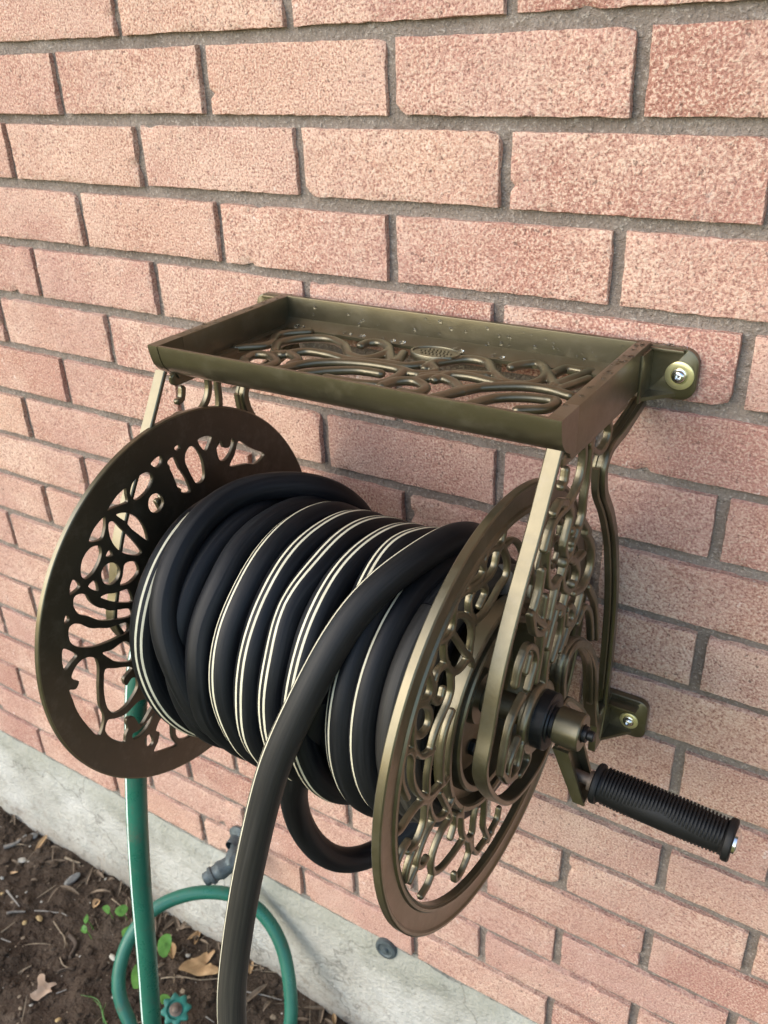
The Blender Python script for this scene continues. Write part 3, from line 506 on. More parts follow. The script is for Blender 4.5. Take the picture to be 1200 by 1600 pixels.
def catmull(pts, step, closed=False):
    P = np.array(pts, float)
    n = len(P)
    if closed:
        ext = np.vstack([P[-1], P, P[0], P[1]])
        segs = n
    else:
        ext = np.vstack([2 * P[0] - P[1], P, 2 * P[-1] - P[-2]])
        segs = n - 1
    out = []
    for i in range(segs):
        p0, p1, p2, p3 = ext[i:i + 4]
        # centripetal parametrisation keeps tight scrolls free of loops
        t0 = 0.0
        t1 = t0 + max(np.linalg.norm(p1 - p0), 1e-6) ** 0.5
        t2 = t1 + max(np.linalg.norm(p2 - p1), 1e-6) ** 0.5
        t3 = t2 + max(np.linalg.norm(p3 - p2), 1e-6) ** 0.5
        k = max(2, int(np.linalg.norm(p2 - p1) / step))
        for t in np.linspace(t1, t2, k, endpoint=False):
            a1 = (t1 - t) / (t1 - t0) * p0 + (t - t0) / (t1 - t0) * p1
            a2 = (t2 - t) / (t2 - t1) * p1 + (t - t1) / (t2 - t1) * p2
            a3 = (t3 - t) / (t3 - t2) * p2 + (t - t2) / (t3 - t2) * p3
            b1 = (t2 - t) / (t2 - t0) * a1 + (t - t0) / (t2 - t0) * a2
            b2 = (t3 - t) / (t3 - t1) * a2 + (t - t1) / (t3 - t1) * a3
            out.append((t2 - t) / (t2 - t1) * b1 + (t - t1) / (t2 - t1) * b2)
    if not closed:
        out.append(P[-1])
    return np.array(out)

def tube(mb, path, rad, ref, n=16, u0=0.0, twist=0.0, caps=True, squash=None):
    """circular sweep; ref(i, p, t) gives the direction that carries v = 0.5"""
    P = np.array(path)
    m = len(P)
    T = np.gradient(P, axis=0)
    T /= np.linalg.norm(T, axis=1)[:, None]
    L = np.concatenate([[0], np.cumsum(np.linalg.norm(np.diff(P, axis=0), axis=1))]) + u0
    base = len(mb.v)
    vs = []
    for i in range(m):
        r = np.array(ref(i, P[i], T[i]), float)
        r -= T[i] * r.dot(T[i])
        r /= np.linalg.norm(r) + 1e-12
        s = np.cross(T[i], r)
        R = rad[i] if hasattr(rad, '__len__') else rad
        for j in range(n + 1):
            a = 2 * math.pi * (j / n - 0.5) + (twist[i] if hasattr(twist, '__len__') else twist)
            vs.append(tuple(P[i] + R * (math.cos(a) * r + math.sin(a) * s)))
    mb.v.extend(vs)
    for i in range(m - 1):
        for j in range(n):
            a = base + i * (n + 1) + j
            mb.f.append((a, a + 1, a + n + 2, a + n + 1))
            mb.uv.extend([(L[i], j / n), (L[i], (j + 1) / n), (L[i + 1], (j + 1) / n), (L[i + 1], j / n)])
    if caps:
        for i, rev in ((0, False), (m - 1, True)):
            idx = [base + i * (n + 1) + j for j in range(n)]
            if not rev:
                idx = idx[::-1]
            mb.f.append(tuple(idx))
            mb.uv.extend([(L[i], 0.2)] * n)
    return L[-1]

def grid_for(lo, hi, step):
    xs = np.arange(lo[0], hi[0] + step, step)
    ys = np.arange(lo[1], hi[1] + step, step)
    return np.meshgrid(xs, ys, indexing='ij')

def fused(name, lines, place, depth, mat, parent, voxel=0.0007, boxy=True, extra=None, **kw):
    """strokes of a casting: D-section strands swept along plane curves and fused into one skin.
    lines: (pts, half width); place(a, b, h) maps plane coordinates and height to space"""
    mb = MB()
    for pts, w in lines:
        P = catmull(pts, 0.0030) if len(pts) > 2 else np.array(pts, float)
        if len(P) < 4:
            P = np.stack([np.linspace(P[0, k], P[-1, k], 6) for k in range(2)], 1)
        T = np.gradient(P, axis=0); T /= np.linalg.norm(T, axis=1)[:, None] + 1e-12
        N = np.stack([-T[:, 1], T[:, 0]], 1)
        if boxy:
            e = min(w * 0.75, depth * 0.5)
            half = [(-1.0, 0.0), (-1.0, depth - e), (-0.95, depth - 0.62 * e), (-0.80, depth - 0.25 * e), (-0.55, depth - 0.06 * e), (-0.2, depth)]
            prof = half + [(-q, h) for q, h in half[::-1]]
        else:
            prof = [(math.cos(2 * math.pi * k / 14), depth * (0.5 + 0.5 * math.sin(2 * math.pi * k / 14))) for k in range(14)]
        rows = []
        closed = np.hypot(*(P[0] - P[-1])) < 0.0015
        if not closed:      # run the ends on into whatever they meet
            P = np.vstack([P[0] - T[0] * 0.0012, P, P[-1] + T[-1] * 0.0012]); N = np.vstack([N[0], N, N[-1]]); T = np.vstack([T[0], T, T[-1]])
        if not closed:
            for k in (0.30, 0.75):
                c = P[0] - T[0] * w * (1 - k)
                rows.append([place(c[0] + N[0, 0] * q * w * k ** 0.5, c[1] + N[0, 1] * q * w * k ** 0.5, depth / 2 + (h - depth / 2) * k ** 0.5) for q, h in prof])
        for p, n in zip(P, N):
            rows.append([place(p[0] + n[0] * q * w, p[1] + n[1] * q * w, h) for q, h in prof])
        if not closed:
            for k in (0.75, 0.30):
                c = P[-1] + T[-1] * w * (1 - k)
                rows.append([place(c[0] + N[-1, 0] * q * w * k ** 0.5, c[1] + N[-1, 1] * q * w * k ** 0.5, depth / 2 + (h - depth / 2) * k ** 0.5) for q, h in prof])
        mb.loft(rows)
    if extra: extra(mb)
    me = bpy.data.meshes.new(name)
    me.from_pydata(mb.v, [], mb.f)
    bm = bmesh.new(); bm.from_mesh(me); bmesh.ops.recalc_face_normals(bm, faces=bm.faces[:]); bm.to_mesh(me); bm.free()
    tmp = bpy.data.objects.new('tmp', me)
    COL.objects.link(tmp)
    md = tmp.modifiers.new('r', 'REMESH'); md.mode = 'VOXEL'; md.voxel_size = voxel; md.adaptivity = 0.0
    sm = tmp.modifiers.new('s', 'SMOOTH'); sm.factor = 0.5; sm.iterations = 6
    dg = bpy.context.evaluated_depsgraph_get()
    out = bpy.data.meshes.new_from_object(tmp.evaluated_get(dg), depsgraph=dg)
    bpy.data.objects.remove(tmp); bpy.data.meshes.remove(me)
    out.name = name
    out.materials.clear()
    finish(out, mat, 70)
    return link(name, out, parent, **kw)

def clip_ring(lines, c, r0, r1):
    """keep only the parts of strokes between two radii"""
    res = []
    for pts, w in lines:
        P = catmull(pts, 0.003) if len(pts) > 2 else np.array(pts, float)
        rr = np.hypot(P[:, 0] - c[0], P[:, 1] - c[1])
        run = []
        for p, q in zip(P, rr):
            if r0 < q < r1: run.append(tuple(p))
            else:
                if len(run) > 3: res.append((run, w))
                run = []
        if len(run) > 3: res.append((run, w))
    return res

def poly_sdf(X, Y, pts, step):
    """signed distance to a closed outline, negative inside (only near it; far = large)"""
    P = catmull(pts, 0.0015, closed=True) if len(pts) > 4 else np.array(pts, float)
    mg = 0.004
    x0, y0 = X[0, 0], Y[0, 0]
    i0 = max(0, int((P[:, 0].min() - mg - x0) / step)); i1 = min(X.shape[0], int((P[:, 0].max() + mg - x0) / step) + 2)
    j0 = max(0, int((P[:, 1].min() - mg - y0) / step)); j1 = min(X.shape[1], int((P[:, 1].max() + mg - y0) / step) + 2)
    xs, ys = X[i0:i1, j0:j1], Y[i0:i1, j0:j1]
    D = np.full(xs.shape, 1e3)
    ins = np.zeros(xs.shape, bool)
    for a, b in zip(P, np.roll(P, -1, axis=0)):
        ab = b - a
        L2 = ab.dot(ab) + 1e-14
        t = np.clip(((xs - a[0]) * ab[0] + (ys - a[1]) * ab[1]) / L2, 0, 1)
        D = np.minimum(D, np.hypot(xs - a[0] - t * ab[0], ys - a[1] - t * ab[1]))
        cond = (a[1] > ys) != (b[1] > ys)
        with np.errstate(divide='ignore', invalid='ignore'):
            xi = (b[0] - a[0]) * (ys - a[1]) / (b[1] - a[1] + 1e-15) + a[0]
        ins ^= cond & (xs < xi)
    D[ins] *= -1
    return (slice(i0, i1), slice(j0, j1)), D

def vnoise(x, y, s, seed=0):
    """cheap value noise for displaced sheets"""
    x = np.asarray(x) * s + seed * 17.31; y = np.asarray(y) * s + seed * 9.77
    xi = np.floor(x).astype(np.int64); yi = np.floor(y).astype(np.int64)
    fx = x - xi; fy = y - yi
    fx = fx * fx * (3 - 2 * fx); fy = fy * fy * (3 - 2 * fy)
    def hsh(i, j):
        h = (i * 374761393 + j * 668265263 + seed * 69069) & 0xFFFFFFFF
        h = ((h ^ (h >> 13)) * 1274126177) & 0xFFFFFFFF
        return ((h ^ (h >> 16)) & 0xFFFF) / 65535.0
    return (hsh(xi, yi) * (1 - fx) * (1 - fy) + hsh(xi + 1, yi) * fx * (1 - fy) +
            hsh(xi, yi + 1) * (1 - fx) * fy + hsh(xi + 1, yi + 1) * fx * fy) - 0.5

def sheet(name, xs, ys, zf, mat, parent=None, vertical=False, smooth=180, **kw):
    X, Y = np.meshgrid(xs, ys, indexing='ij')
    Z = zf(X, Y)
    V = np.stack([X, Z, Y] if vertical else [X, Y, Z], -1).reshape(-1, 3)
    n, m = X.shape
    idx = np.arange(n * m).reshape(n, m)
    F = np.stack([idx[:-1, :-1], idx[1:, :-1], idx[1:, 1:], idx[:-1, 1:]], -1).reshape(-1, 4)
    me = bpy.data.meshes.new(name)
    me.from_pydata(V.tolist(), [], F.tolist())
    finish(me, mat, smooth)
    return link(name, me, parent, **kw)

# ------------------------------------------------------------------ ground
def spaced(a, b, fine_a, fine_b, fine, grow=1.35):
    mid = list(np.arange(fine_a, fine_b + 1e-9, fine))
    lo, hi = [fine_a], [fine_b]
    st = fine
    while lo[-1] > a: st *= grow; lo.append(max(a, lo[-1] - st))
    st = fine
    while hi[-1] < b: st *= grow; hi.append(min(b, hi[-1] + st))
    return np.array(lo[:0:-1] + mid + hi[1:])

def soil_z(X, Y):
    near = np.exp(-(np.maximum(0, np.hypot(X + 0.4, Y + 0.3) - 1.2) / 0.8) ** 2)
    h = 0.020 * vnoise(X, Y, 6, 1) + 0.014 * vnoise(X, Y, 15, 2) + 0.009 * vnoise(X, Y, 40, 3) + 0.006 * vnoise(X, Y, 90, 4)
    return SOIL + h * near - 0.004

sheet('ground', spaced(-80, 80, -1.5, 0.5, 0.007), spaced(-120, 20, -0.62, 0.04, 0.007), soil_z, SOILM, kind='structure')

# ------------------------------------------------------------------ brick wall and its footing
WALL = thing('brick_wall', (0, 0.05, SOIL), label='pink sand-faced brick wall with recessed grey mortar behind the hose reel', cat='wall')
sheet('mortar', np.arange(-1.6, 1.3, 0.0085), np.arange(-1.26, 0.42, 0.0085),
      lambda X, Z: 0.0058 + 0.0020 * vnoise(X, Z, 45, 5) + 0.0022 * vnoise(X, Z, 120, 6) + 0.0022 * vnoise(X, Z, 9, 8) + 0.0016 * vnoise(X, Z, 30, 9), MORTAR, WALL, vertical=True)

BL, BH, BD = 0.191, 0.0571, 0.06
def brick_mesh(seed):
    nx, nz = 44, 14
    xs = np.linspace(-BL / 2, BL / 2, nx); zs = np.linspace(-BH / 2, BH / 2, nz)
    # pull the outer rows close to the rim for a crisp worn arris
    xs[1] = xs[0] + 0.0007; xs[-2] = xs[-1] - 0.0007; zs[1] = zs[0] + 0.0007; zs[-2] = zs[-1] - 0.0007
    X, Z = np.meshgrid(xs, zs, indexing='ij')
    Y = 0.0007 * vnoise(X, Z, 60, seed) + 0.0009 * vnoise(X, Z, 160, seed + 40) + 0.0008 * vnoise(X, Z, 18, seed + 80)
    rim = np.zeros_like(X, bool); rim[0] = rim[-1] = True; rim[:, 0] = rim[:, -1] = True
    Y = np.where(rim, 0.0006 + 0.0009 * vnoise(X, Z, 110, seed + 20) + 0.0006 * vnoise(X, Z, 30, seed + 21), Y)
    X2, Z2 = X.copy(), Z.copy()
    ex = 0.0007 * vnoise(X, Z, 55, seed + 10) + 0.0010 * vnoise(X, Z, 16, seed + 11) + 0.0011 * vnoise(X, Z, 150, seed + 12)
    for sl in (np.s_[:2], np.s_[-2:]): X2[sl] += ex[sl]
    ez = 0.0006 * vnoise(X, Z, 50, seed + 13) + 0.0008 * vnoise(X, Z, 13, seed + 14) + 0.0011 * vnoise(X, Z, 140, seed + 15)
    for sl in (np.s_[:, :2], np.s_[:, -2:]): Z2[sl] += ez[sl]
    rc = random.Random(seed + 900)
    for _ in range(rc.choice((0, 1, 1, 2))):
        side = rc.random()
        if side < 0.5: px, pz = rc.uniform(-BL / 2, BL / 2), rc.choice((-1, 1)) * BH / 2
        else: px, pz = rc.choice((-1, 1)) * BL / 2, rc.choice((-1, 1, 0.3, -0.4)) * BH / 2
        rd_ = rc.uniform(0.003, 0.008)
        k = np.clip(1 - np.hypot((X - px) / rc.uniform(1.0, 1.8), Z - pz) / rd_, 0, 1)
        Y = Y + 0.0050 * k
        X2 = X2 - np.sign(X) * 0.0022 * k * (np.abs(X) > BL / 2 - 0.004); Z2 = Z2 - np.sign(Z) * 0.0026 * k * (np.abs(Z) > BH / 2 - 0.004)
    V = np.stack([X2, Y, Z2], -1).reshape(-1, 3).tolist()
    idx = np.arange(nx * nz).reshape(nx, nz)
    F = np.stack([idx[:-1, :-1], idx[1:, :-1], idx[1:, 1:], idx[:-1, 1:]], -1).reshape(-1, 4).tolist()
    ring = list(idx[:, 0]) + list(idx[-1, 1:]) + list(idx[-2::-1, -1]) + list(idx[0, -2:0:-1])
    base = len(V)
    for i in ring:
        V.append([V[i][0], BD, V[i][2]])
    n = len(ring)
    for k in range(n):
        F.append([ring[(k + 1) % n], ring[k], base + k, base + (k + 1) % n])
    me = bpy.data.meshes.new('brick')
    me.from_pydata(V, [], F)
    finish(me, BRICK, 38)
    return me

BM = [brick_mesh(100 + 7 * i) for i in range(14)]
def joint_x(c, u):
    k = f"{c},{u:g}"
    if k in JX: return JX[k]
    r = random.Random(int(c * 1000 + u * 10))
    # follow the nearest measured joints of the same course
    near = sorted((abs(float(q.split(',')[1]) - u), v - float(q.split(',')[1]) * PU) for q, v in JX.items() if int(q.split(',')[0]) == c)
    base = near[0][1] if near else 0.0
    return u * PU + base + r.uniform(-0.002, 0.002)

bi = 0
wall_loc = Vector(WALL.location)
for c in range(-5, 18):
    rr = random.Random(c + 500)
    odd = c % 2 != 0
    us = [i + (0.5 if odd else 0.0) for i in range(-6, 6)]
    dz = rr.uniform(-0.0008, 0.0008)
    for u in us[:-1]:
        x0, x1 = joint_x(c, u), joint_x(c, u + 1)
        L = x1 - x0 - 0.0108
        o = bpy.data.objects.new('brick', BM[(bi * 5 + rr.randrange(14)) % 14])
        bi += 1
        COL.objects.link(o)
        o.parent = WALL
        z = -(c + 0.5) * PV + dz + rr.uniform(-0.0006, 0.0006)
        o.location = Vector(((x0 + x1) / 2, rr.uniform(-0.0012, 0.0012), z)) - wall_loc
        flip = rr.random() < 0.5
        o.scale = (L / BL, 1, 1)
        o.rotation_euler = (rr.uniform(-.006, .006), (math.pi if flip else 0) + rr.uniform(-.004, .004), rr.uniform(-.003, .003))
# the wall running on beyond the bricks that show
far = MB()
for c in range(-24, 18):
    odd = 0.5 if c % 2 else 0.0
    for i in range(-24, 24):
        if c >= -5 and -6 <= i < 5: continue
        x0 = (i + odd) * PU + 0.006
        z = -(c + 0.5) * PV
        far.box((x0, 0, z - BH / 2), (x0 + BL, BD, z + BH / 2))
far.build('far_brick', BRICK, WALL, 0, kind='stuff')
mb = MB()
mb.box((-5, 0.014, -1.24), (5, 0.2, 1.75))
mb.build('mortar_core', MORTAR, WALL, 0)

def conc_y(X, Z):
    top = np.clip((Z + 1.246) / 0.012, 0, 1)
    return (-0.006 + 0.006 * top + 0.006 * vnoise(X, Z, 7, 11) + 0.003 * vnoise(X, Z, 30, 12) + 0.0016 * vnoise(X, Z, 90, 13))
FOOT = thing('concrete_footing', (0, 0.05, SOIL), label='pale grey stained concrete footing strip under the lowest brick course', cat='foundation')
xsf = spaced(-5, 5, -1.2, 0.5, 0.011)
zsf = np.array(list(np.linspace(-1.60, -1.236, 42)))
def conc_sheet():
    X, Z = np.meshgrid(xsf, zsf, indexing='ij')
    Y = conc_y(X, Z)
    Z2 = Z.copy()
    Z2[:, -1] += (0.007 * vnoise(X, Z, 9, 14) + 0.005 * vnoise(X, Z, 40, 15))[:, -1] + 0.006
    Y[:, -1] += 0.002
    V = np.stack([X, Y, Z2], -1).reshape(-1, 3)
    # ledge back to the wall
    n, m = X.shape
    led = np.stack([X[:, -1], np.full(n, 0.05), Z2[:, -1] + 0.001], -1)
    V = np.vstack([V, led])
    idx = np.arange(n * m).reshape(n, m)
    F = np.stack([idx[:-1, :-1], idx[1:, :-1], idx[1:, 1:], idx[:-1, 1:]], -1).reshape(-1, 4).tolist()
    for i in range(n - 1):
        F.append([idx[i, -1], idx[i + 1, -1], n * m + i + 1, n * m + i])
    me = bpy.data.meshes.new('footing_face')
    me.from_pydata(V.tolist(), [], F)
    finish(me, CONC, 60)
    link('footing_face', me, FOOT)
conc_sheet()

SHADE_EAVE = thing('shade_eave', (0, -0.2, 1.0), label='unseen house eave with plank soffit, added above to shade the brick wall', cat='eave')  # eave out of view, added to shade the wall and brick ledges
mb = MB(); mb.box((-5, -0.60, 1.06), (5, 0.12, 1.20)); mb.build('soffit_box', CONC, SHADE_EAVE, 0)
for k in range(5):
    mb = MB(); mb.cbox((-5, -0.598 + k * 0.121, 1.045), (5, -0.598 + k * 0.121 + 0.114, 1.058), 0.003); mb.build('plank', CONC, SHADE_EAVE, 0)
mb = MB(); mb.cbox((-5, -0.625, 1.02), (5, -0.602, 1.22), 0.004); mb.build('fascia_board', CONC, SHADE_EAVE, 0)

# ------------------------------------------------------------------ hose reel
REEL = thing('hose_reel', (0.157, -0.012, CZ), label='bronze cast metal wall-mounted hose reel with openwork discs, tray and crank', cat='hose reel')

# tray -----------------------------------------------------------------
TX0, TX1, TXI0, TXI1 = -0.024, 0.338, -0.0135, 0.3275
ZT, ZB = -0.2895, -0.3185
mb = MB()
# front cornice: profile in (y, z)
prof = [(-0.1905, ZT), (-0.1906, ZT - 0.0020), (-0.1892, ZT - 0.0105), (-0.1872, ZT - 0.0170), (-0.1830, ZT - 0.0225), (-0.1778, ZT - 0.0266), (-0.1722, ZT - 0.0295),
        (-0.1690, ZT - 0.0300), (-0.1690, ZT - 0.0270), (-0.1790, ZT - 0.0190), (-0.1835, ZT - 0.0130), (-0.1862, ZT - 0.0070), (-0.1868, ZT - 0.0012), (-0.1880, ZT + 0.0002)]
mb.loft([[(x, y, z) for y, z in prof] for x in (TXI0 + 0.0002, TXI1 - 0.0002)])
# back rail
mb.cbox((TXI0 - 0.002, -0.0165, ZB - 0.001), (TXI1 + 0.002, -0.0115, ZT + 0.0005), 0.0008)
# ledge round the floor
mb.loft([[(x, y, z) for y, z in ((-0.0160, ZB + 0.0095), (-0.0185, ZB + 0.0085), (-0.0235, ZB + 0.0046), (-0.0270, ZB + 0.0036), (-0.0285, ZB + 0.0024), (-0.0285, ZB - 0.0005), (-0.0160, ZB - 0.0005))] for x in (TXI0 - 0.001, TXI1 + 0.001)])
mb.cbox((TXI0 - 0.001, -0.1705, ZB - 0.0004), (TXI0 + 0.0075, -0.0270, ZB + 0.0034), 0.0010)
mb.cbox((TXI1 - 0.0075, -0.1705, ZB - 0.0004), (TXI1 + 0.001, -0.0270, ZB + 0.0034), 0.0010)
mb.cbox((TXI0 + 0.006, -0.1725, ZB - 0.0006), (TXI1 - 0.006, -0.1620, ZB + 0.0030), 0.0010)
TRAY = mb.build('tray', BRONZE, REEL)

for nm, xa, xb in (('side_rail', TX0, TXI0), ('side_rail', TXI1, TX1)):
    m2 = MB()
    m2.cbox((xa, -0.1610, -0.3235), (xb, -0.0080, ZT + 0.0002), 0.0008)
    m2.build(nm, BRONZE, TRAY)
    m3 = MB()      # cornice return cast with the side frame
    pr2 = [(y - 0.0006, z) for y, z in prof[:7]] + [(-0.1712, -0.3226), (-0.1705, -0.3235), (-0.1612, -0.3235), (-0.1612, ZT + 0.0002), (-0.1895, ZT + 0.0002)]
    m3.loft([[(x, y, z) for y, z in pr2] for x in (xa, xb)])
    m3.build('corner_block', BRONZE, TRAY)

# tray openwork floor
lines = [(p, 0.0045) for p in RIBS_TRAY]
hid = [[(0.03, -0.160), (0.09, -0.166), (0.16, -0.160), (0.22, -0.167), (0.30, -0.158)], [(0.0, -0.150), (0.02, -0.165), (0.05, -0.150), (0.03, -0.135)],
       [(0.10, -0.165), (0.12, -0.145), (0.16, -0.150), (0.17, -0.166)], [(0.24, -0.166), (0.26, -0.148), (0.29, -0.15), (0.30, -0.167)],
       [(0.315, -0.10), (0.325, -0.06)], [(-0.01, -0.10), (0.01, -0.08), (0.0, -0.05), (0.02, -0.03)]]
lines += [(p, 0.0045) for p in hid]
fused('tray_scrollwork', lines, lambda a, b, h: (a, b, ZB - 0.0020 + h), 0.0076, BRONZE, TRAY, boxy=False)
bx, by = BADGE[0]
mb = MB()
ring = []
for (r, z) in ((1.0, ZB), (1.0, ZB + 0.0055), (0.97, ZB + 0.0062), (0.90, ZB + 0.0062), (0.88, ZB + 0.0052), (0.02, ZB + 0.0052)):
    ring.append([(bx + 0.0235 * r * math.cos(2 * math.pi * k / 40), by + 0.0150 * r * math.sin(2 * math.pi * k / 40), z) for k in range(40)])
mb.loft(ring, cap0=False)
for row, (yy, nb) in enumerate(((0.0055, 6), (0.0, 9), (-0.0055, 7))):
    for k in range(nb):
        xx = bx + (k - (nb - 1) / 2) * 0.0036
        mb.cbox((xx - 0.0011, by + yy - 0.0013, ZB + 0.0048), (xx + 0.0011, by + yy + 0.0013, ZB + 0.0060), 0.0003)
mb.build('oval_badge', BRONZE, TRAY)

# side frames ----------------------------------------------------------
def ribbon(mb, pts, prof, flip=False, xm=None, step=0.004):
    """sweep a (normal, x) profile along a (y, z) polyline"""
    P = catmull(pts, step)
    T = np.gradient(P, axis=0); T /= np.linalg.norm(T, axis=1)[:, None]
    Nn = np.stack([-T[:, 1], T[:, 0]], 1)
    rings = []
    for p, n in zip(P, Nn):
        rings.append([((x if xm is None else xm - x), p[0] + n[0] * q, p[1] + n[1] * q) for q, x in prof])
    mb.loft(rings)

def rect(q0, q1, x0, x1, c=0.0008):
    return [(q0 + c, x0), (q1 - c, x0), (q1, x0 + c), (q1, x1 - c), (q1 - c, x1), (q0 + c, x1), (q0, x1 - c), (q0, x0 + c)]

side_lines = [(p, 0.0027) for p in RIBS_SIDE] + [(ARCH[:9], 0.0050)]
hubc = (CY, CZ)
circ = lambda r, cy=CY, cz=CZ, n=40: [(cy + r * math.cos(2 * math.pi * k / n), cz + r * math.sin(2 * math.pi * k / n)) for k in range(n + 1)]
side_lines += [(circ(0.024), 0.0055), (circ(0.017), 0.006)]
# web under the tray rail
side_lines += [([(-0.172, -0.324), (-0.050, -0.326)], 0.0060)]
# keep the openwork inside the frame
for mirror in (False, True):
    xm = 0.314 if mirror else None
    mx = (lambda x: 0.314 - x) if mirror else (lambda x: x)
    mb = MB()
    ribbon(mb, BAND_FRONT, rect(-0.0022, 0.0022, 0.327, 0.338), xm=xm)
    groove = [(-0.0030, 0.3270), (-0.0036, 0.3278), (-0.0036, 0.3298), (-0.0024, 0.3304), (-0.0024, 0.3338), (-0.0036, 0.3346), (-0.0036, 0.3372), (-0.0030, 0.3380), (0.0034, 0.3380), (0.0034, 0.3270)]
    groove = [(-q, x) for q, x in groove] if False else groove
    ribbon(mb, BAND_REAR, groove, xm=xm)
    # second slim strand beside the rear strip
    ribbon(mb, [(y - 0.0085, z + 0.001) for y, z in BAND_REAR[4:11]], rect(-0.0014, 0.0014, 0.329, 0.335), xm=xm)
    FR = mb.build('side_frame', BRONZE, REEL)
    sl_ = side_lines if not mirror else [(p, w) for p, w in side_lines if not (-0.19 < np.mean([q[0] for q in p]) < -0.085 and -0.47 < np.mean([q[1] for q in p]) < -0.365)]
    fused('frame_scrollwork', sl_, lambda a, b, h: (mx(0.3300 + h), a, b), 0.0062, BRONZE, FR)
    # raised arch lip
    mb = MB()
    ribbon(mb, ARCH[:10], rect(-0.0035, 0.0035, 0.3255, 0.3385, 0.001), xm=xm)
    mb.build('arch_lip', BRONZE, FR)
    for cyy, czz, r in ((-0.150, -0.3895, 0.004), (-0.160, -0.4105, 0.004), (-0.0445, -0.6490, 0.0042), (-0.139, -0.441, 0.0035)):
        if mirror and cyy < -0.1: continue
        mb = MB()
        mb.lathe([(mx(0.331), r), (mx(0.3355), r), (mx(0.3372), r * 0.72), (mx(0.3380), 0.0003)], (0, cyy, czz), n=16)
        mb.build('stud', BRONZE, FR)
    mb = MB()
    mb.lathe([(mx(0.3265), 0.012), (mx(0.3265), 0.0235), (mx(0.3345), 0.0235), (mx(0.3355), 0.0225), (mx(0.3355), 0.012)], (0, CY, CZ), n=48)
    mb.build('bearing_boss', BRONZE, FR)

# wall brackets ---------------------------------------------------------
def rounded_plate(mb, x0, x1, z0, z1, y0, y1, r, right=True):
    """plate against the wall with its free end rounded"""
    pts = []
    sx = 1 if right else -1
    xf, xn = (x1, x0) if right else (x0, x1)
    pts.append((xn, z1))
    for k in range(9):
        a = math.pi / 2 - math.pi / 2 * k / 8
        pts.append((xf - sx * r + sx * r * math.cos(a), z1 - r + r * math.sin(a)))
    for k in range(9):
        a = -math.pi / 2 * k / 8
        pts.append((xf - sx * r + sx * r * math.cos(a), z0 + r + r * math.sin(a)))
    pts.append((xn, z0))
    c = 0.0008
    mid = (sum(p[0] for p in pts) / len(pts), sum(p[1] for p in pts) / len(pts))
    sh = lambda p: (p[0] + (c if p[0] < mid[0] else -c), p[1] + (c if p[1] < mid[1] else -c))
    mb.loft([[(x, y1, z) for x, z in pts], [(x, y0 + c, z) for x, z in pts], [(sh(p)[0], y0, sh(p)[1]) for p in pts]])

def screw(parent, x, z, y, rw, rh):
    mb = MB()
    mb.lathe([(0, rw), (0.0012, rw), (0.0017, rw * 0.93), (0.0017, rw * 0.60), (0.0010, rw * 0.56), (0.0010, rw * 0.3)], (x, y, z), (0, -1, 0), 40)
    mb.build('washer', ZINC, parent)
    mb = MB()
    mb.lathe([(0.001, rh * 1.15), (0.0022, rh * 1.18), (0.0026, rh), (0.0042, rh * 0.9), (0.0052, rh * 0.6), (0.0054, rh * 0.42), (0.0040, rh * 0.16), (0.0040, 0.0001)], (x, y, z), (0, -1, 0), 28)
    mb.build('screw', STEEL, parent)

for side in (1, -1):
    mx = (lambda x: x) if side == 1 else (lambda x: 0.314 - x)
    # upper bracket
    mb = MB()
    xa, xb = sorted((mx(0.336), mx(0.3755)))
    rounded_plate(mb, xa, xb, -0.3345, -0.2925, -0.0075, -0.0005, 0.013, side == 1)
    # top stiffening lip and the triangular gusset below
    xa2, xb2 = sorted((mx(0.3375), mx(0.3640)))
    mb.cbox((xa2, -0.0115, -0.2960), (xb2, -0.0070, -0.2932), 0.0008)
    tri = [(mx(0.3375), -0.0320), (mx(0.3610), -0.0072), (mx(0.3375), -0.0072)]
    mb.loft([[(x, y, -0.3318) for x, y in tri], [(x, y, -0.3288) for x, y in tri]])
    xa3, xb3 = sorted((mx(0.3378), mx(0.3400)))
    mb.cbox((xa3, -0.0330, -0.3330), (xb3, -0.0070, -0.2940), 0.0006)
    BR = mb.build('wall_bracket', BRONZE, REEL)
    screw(BR, mx(0.3622), -0.3140, -0.0075, 0.0113, 0.0050)
    # lower bracket
    mb = MB()
    xa, xb = sorted((mx(0.330), mx(0.3726)))
    rounded_plate(mb, xa, xb, -0.6850, -0.6400, -0.0075, -0.0005, 0.010, side == 1)
    xa2, xb2 = sorted((mx(0.335), mx(0.3640)))
    mb.cbox((xa2, -0.0190, -0.6480), (xb2, -0.0070, -0.6450), 0.0008)
    tri = [(mx(0.336), -0.0330), (mx(0.3600), -0.0072), (mx(0.336), -0.0072)]
    mb.loft([[(x, y, -0.6815) for x, y in tri], [(x, y, -0.6785) for x, y in tri]])
    xa3, xb3 = sorted((mx(0.3300), mx(0.3372)))
    mb.cbox((xa3, -0.0460, -0.6850), (xb3, -0.0070, -0.6400), 0.0010)
    BR = mb.build('wall_bracket', BRONZE, REEL)
    screw(BR, mx(0.3562), -0.6660, -0.0075, 0.0090, 0.0046)

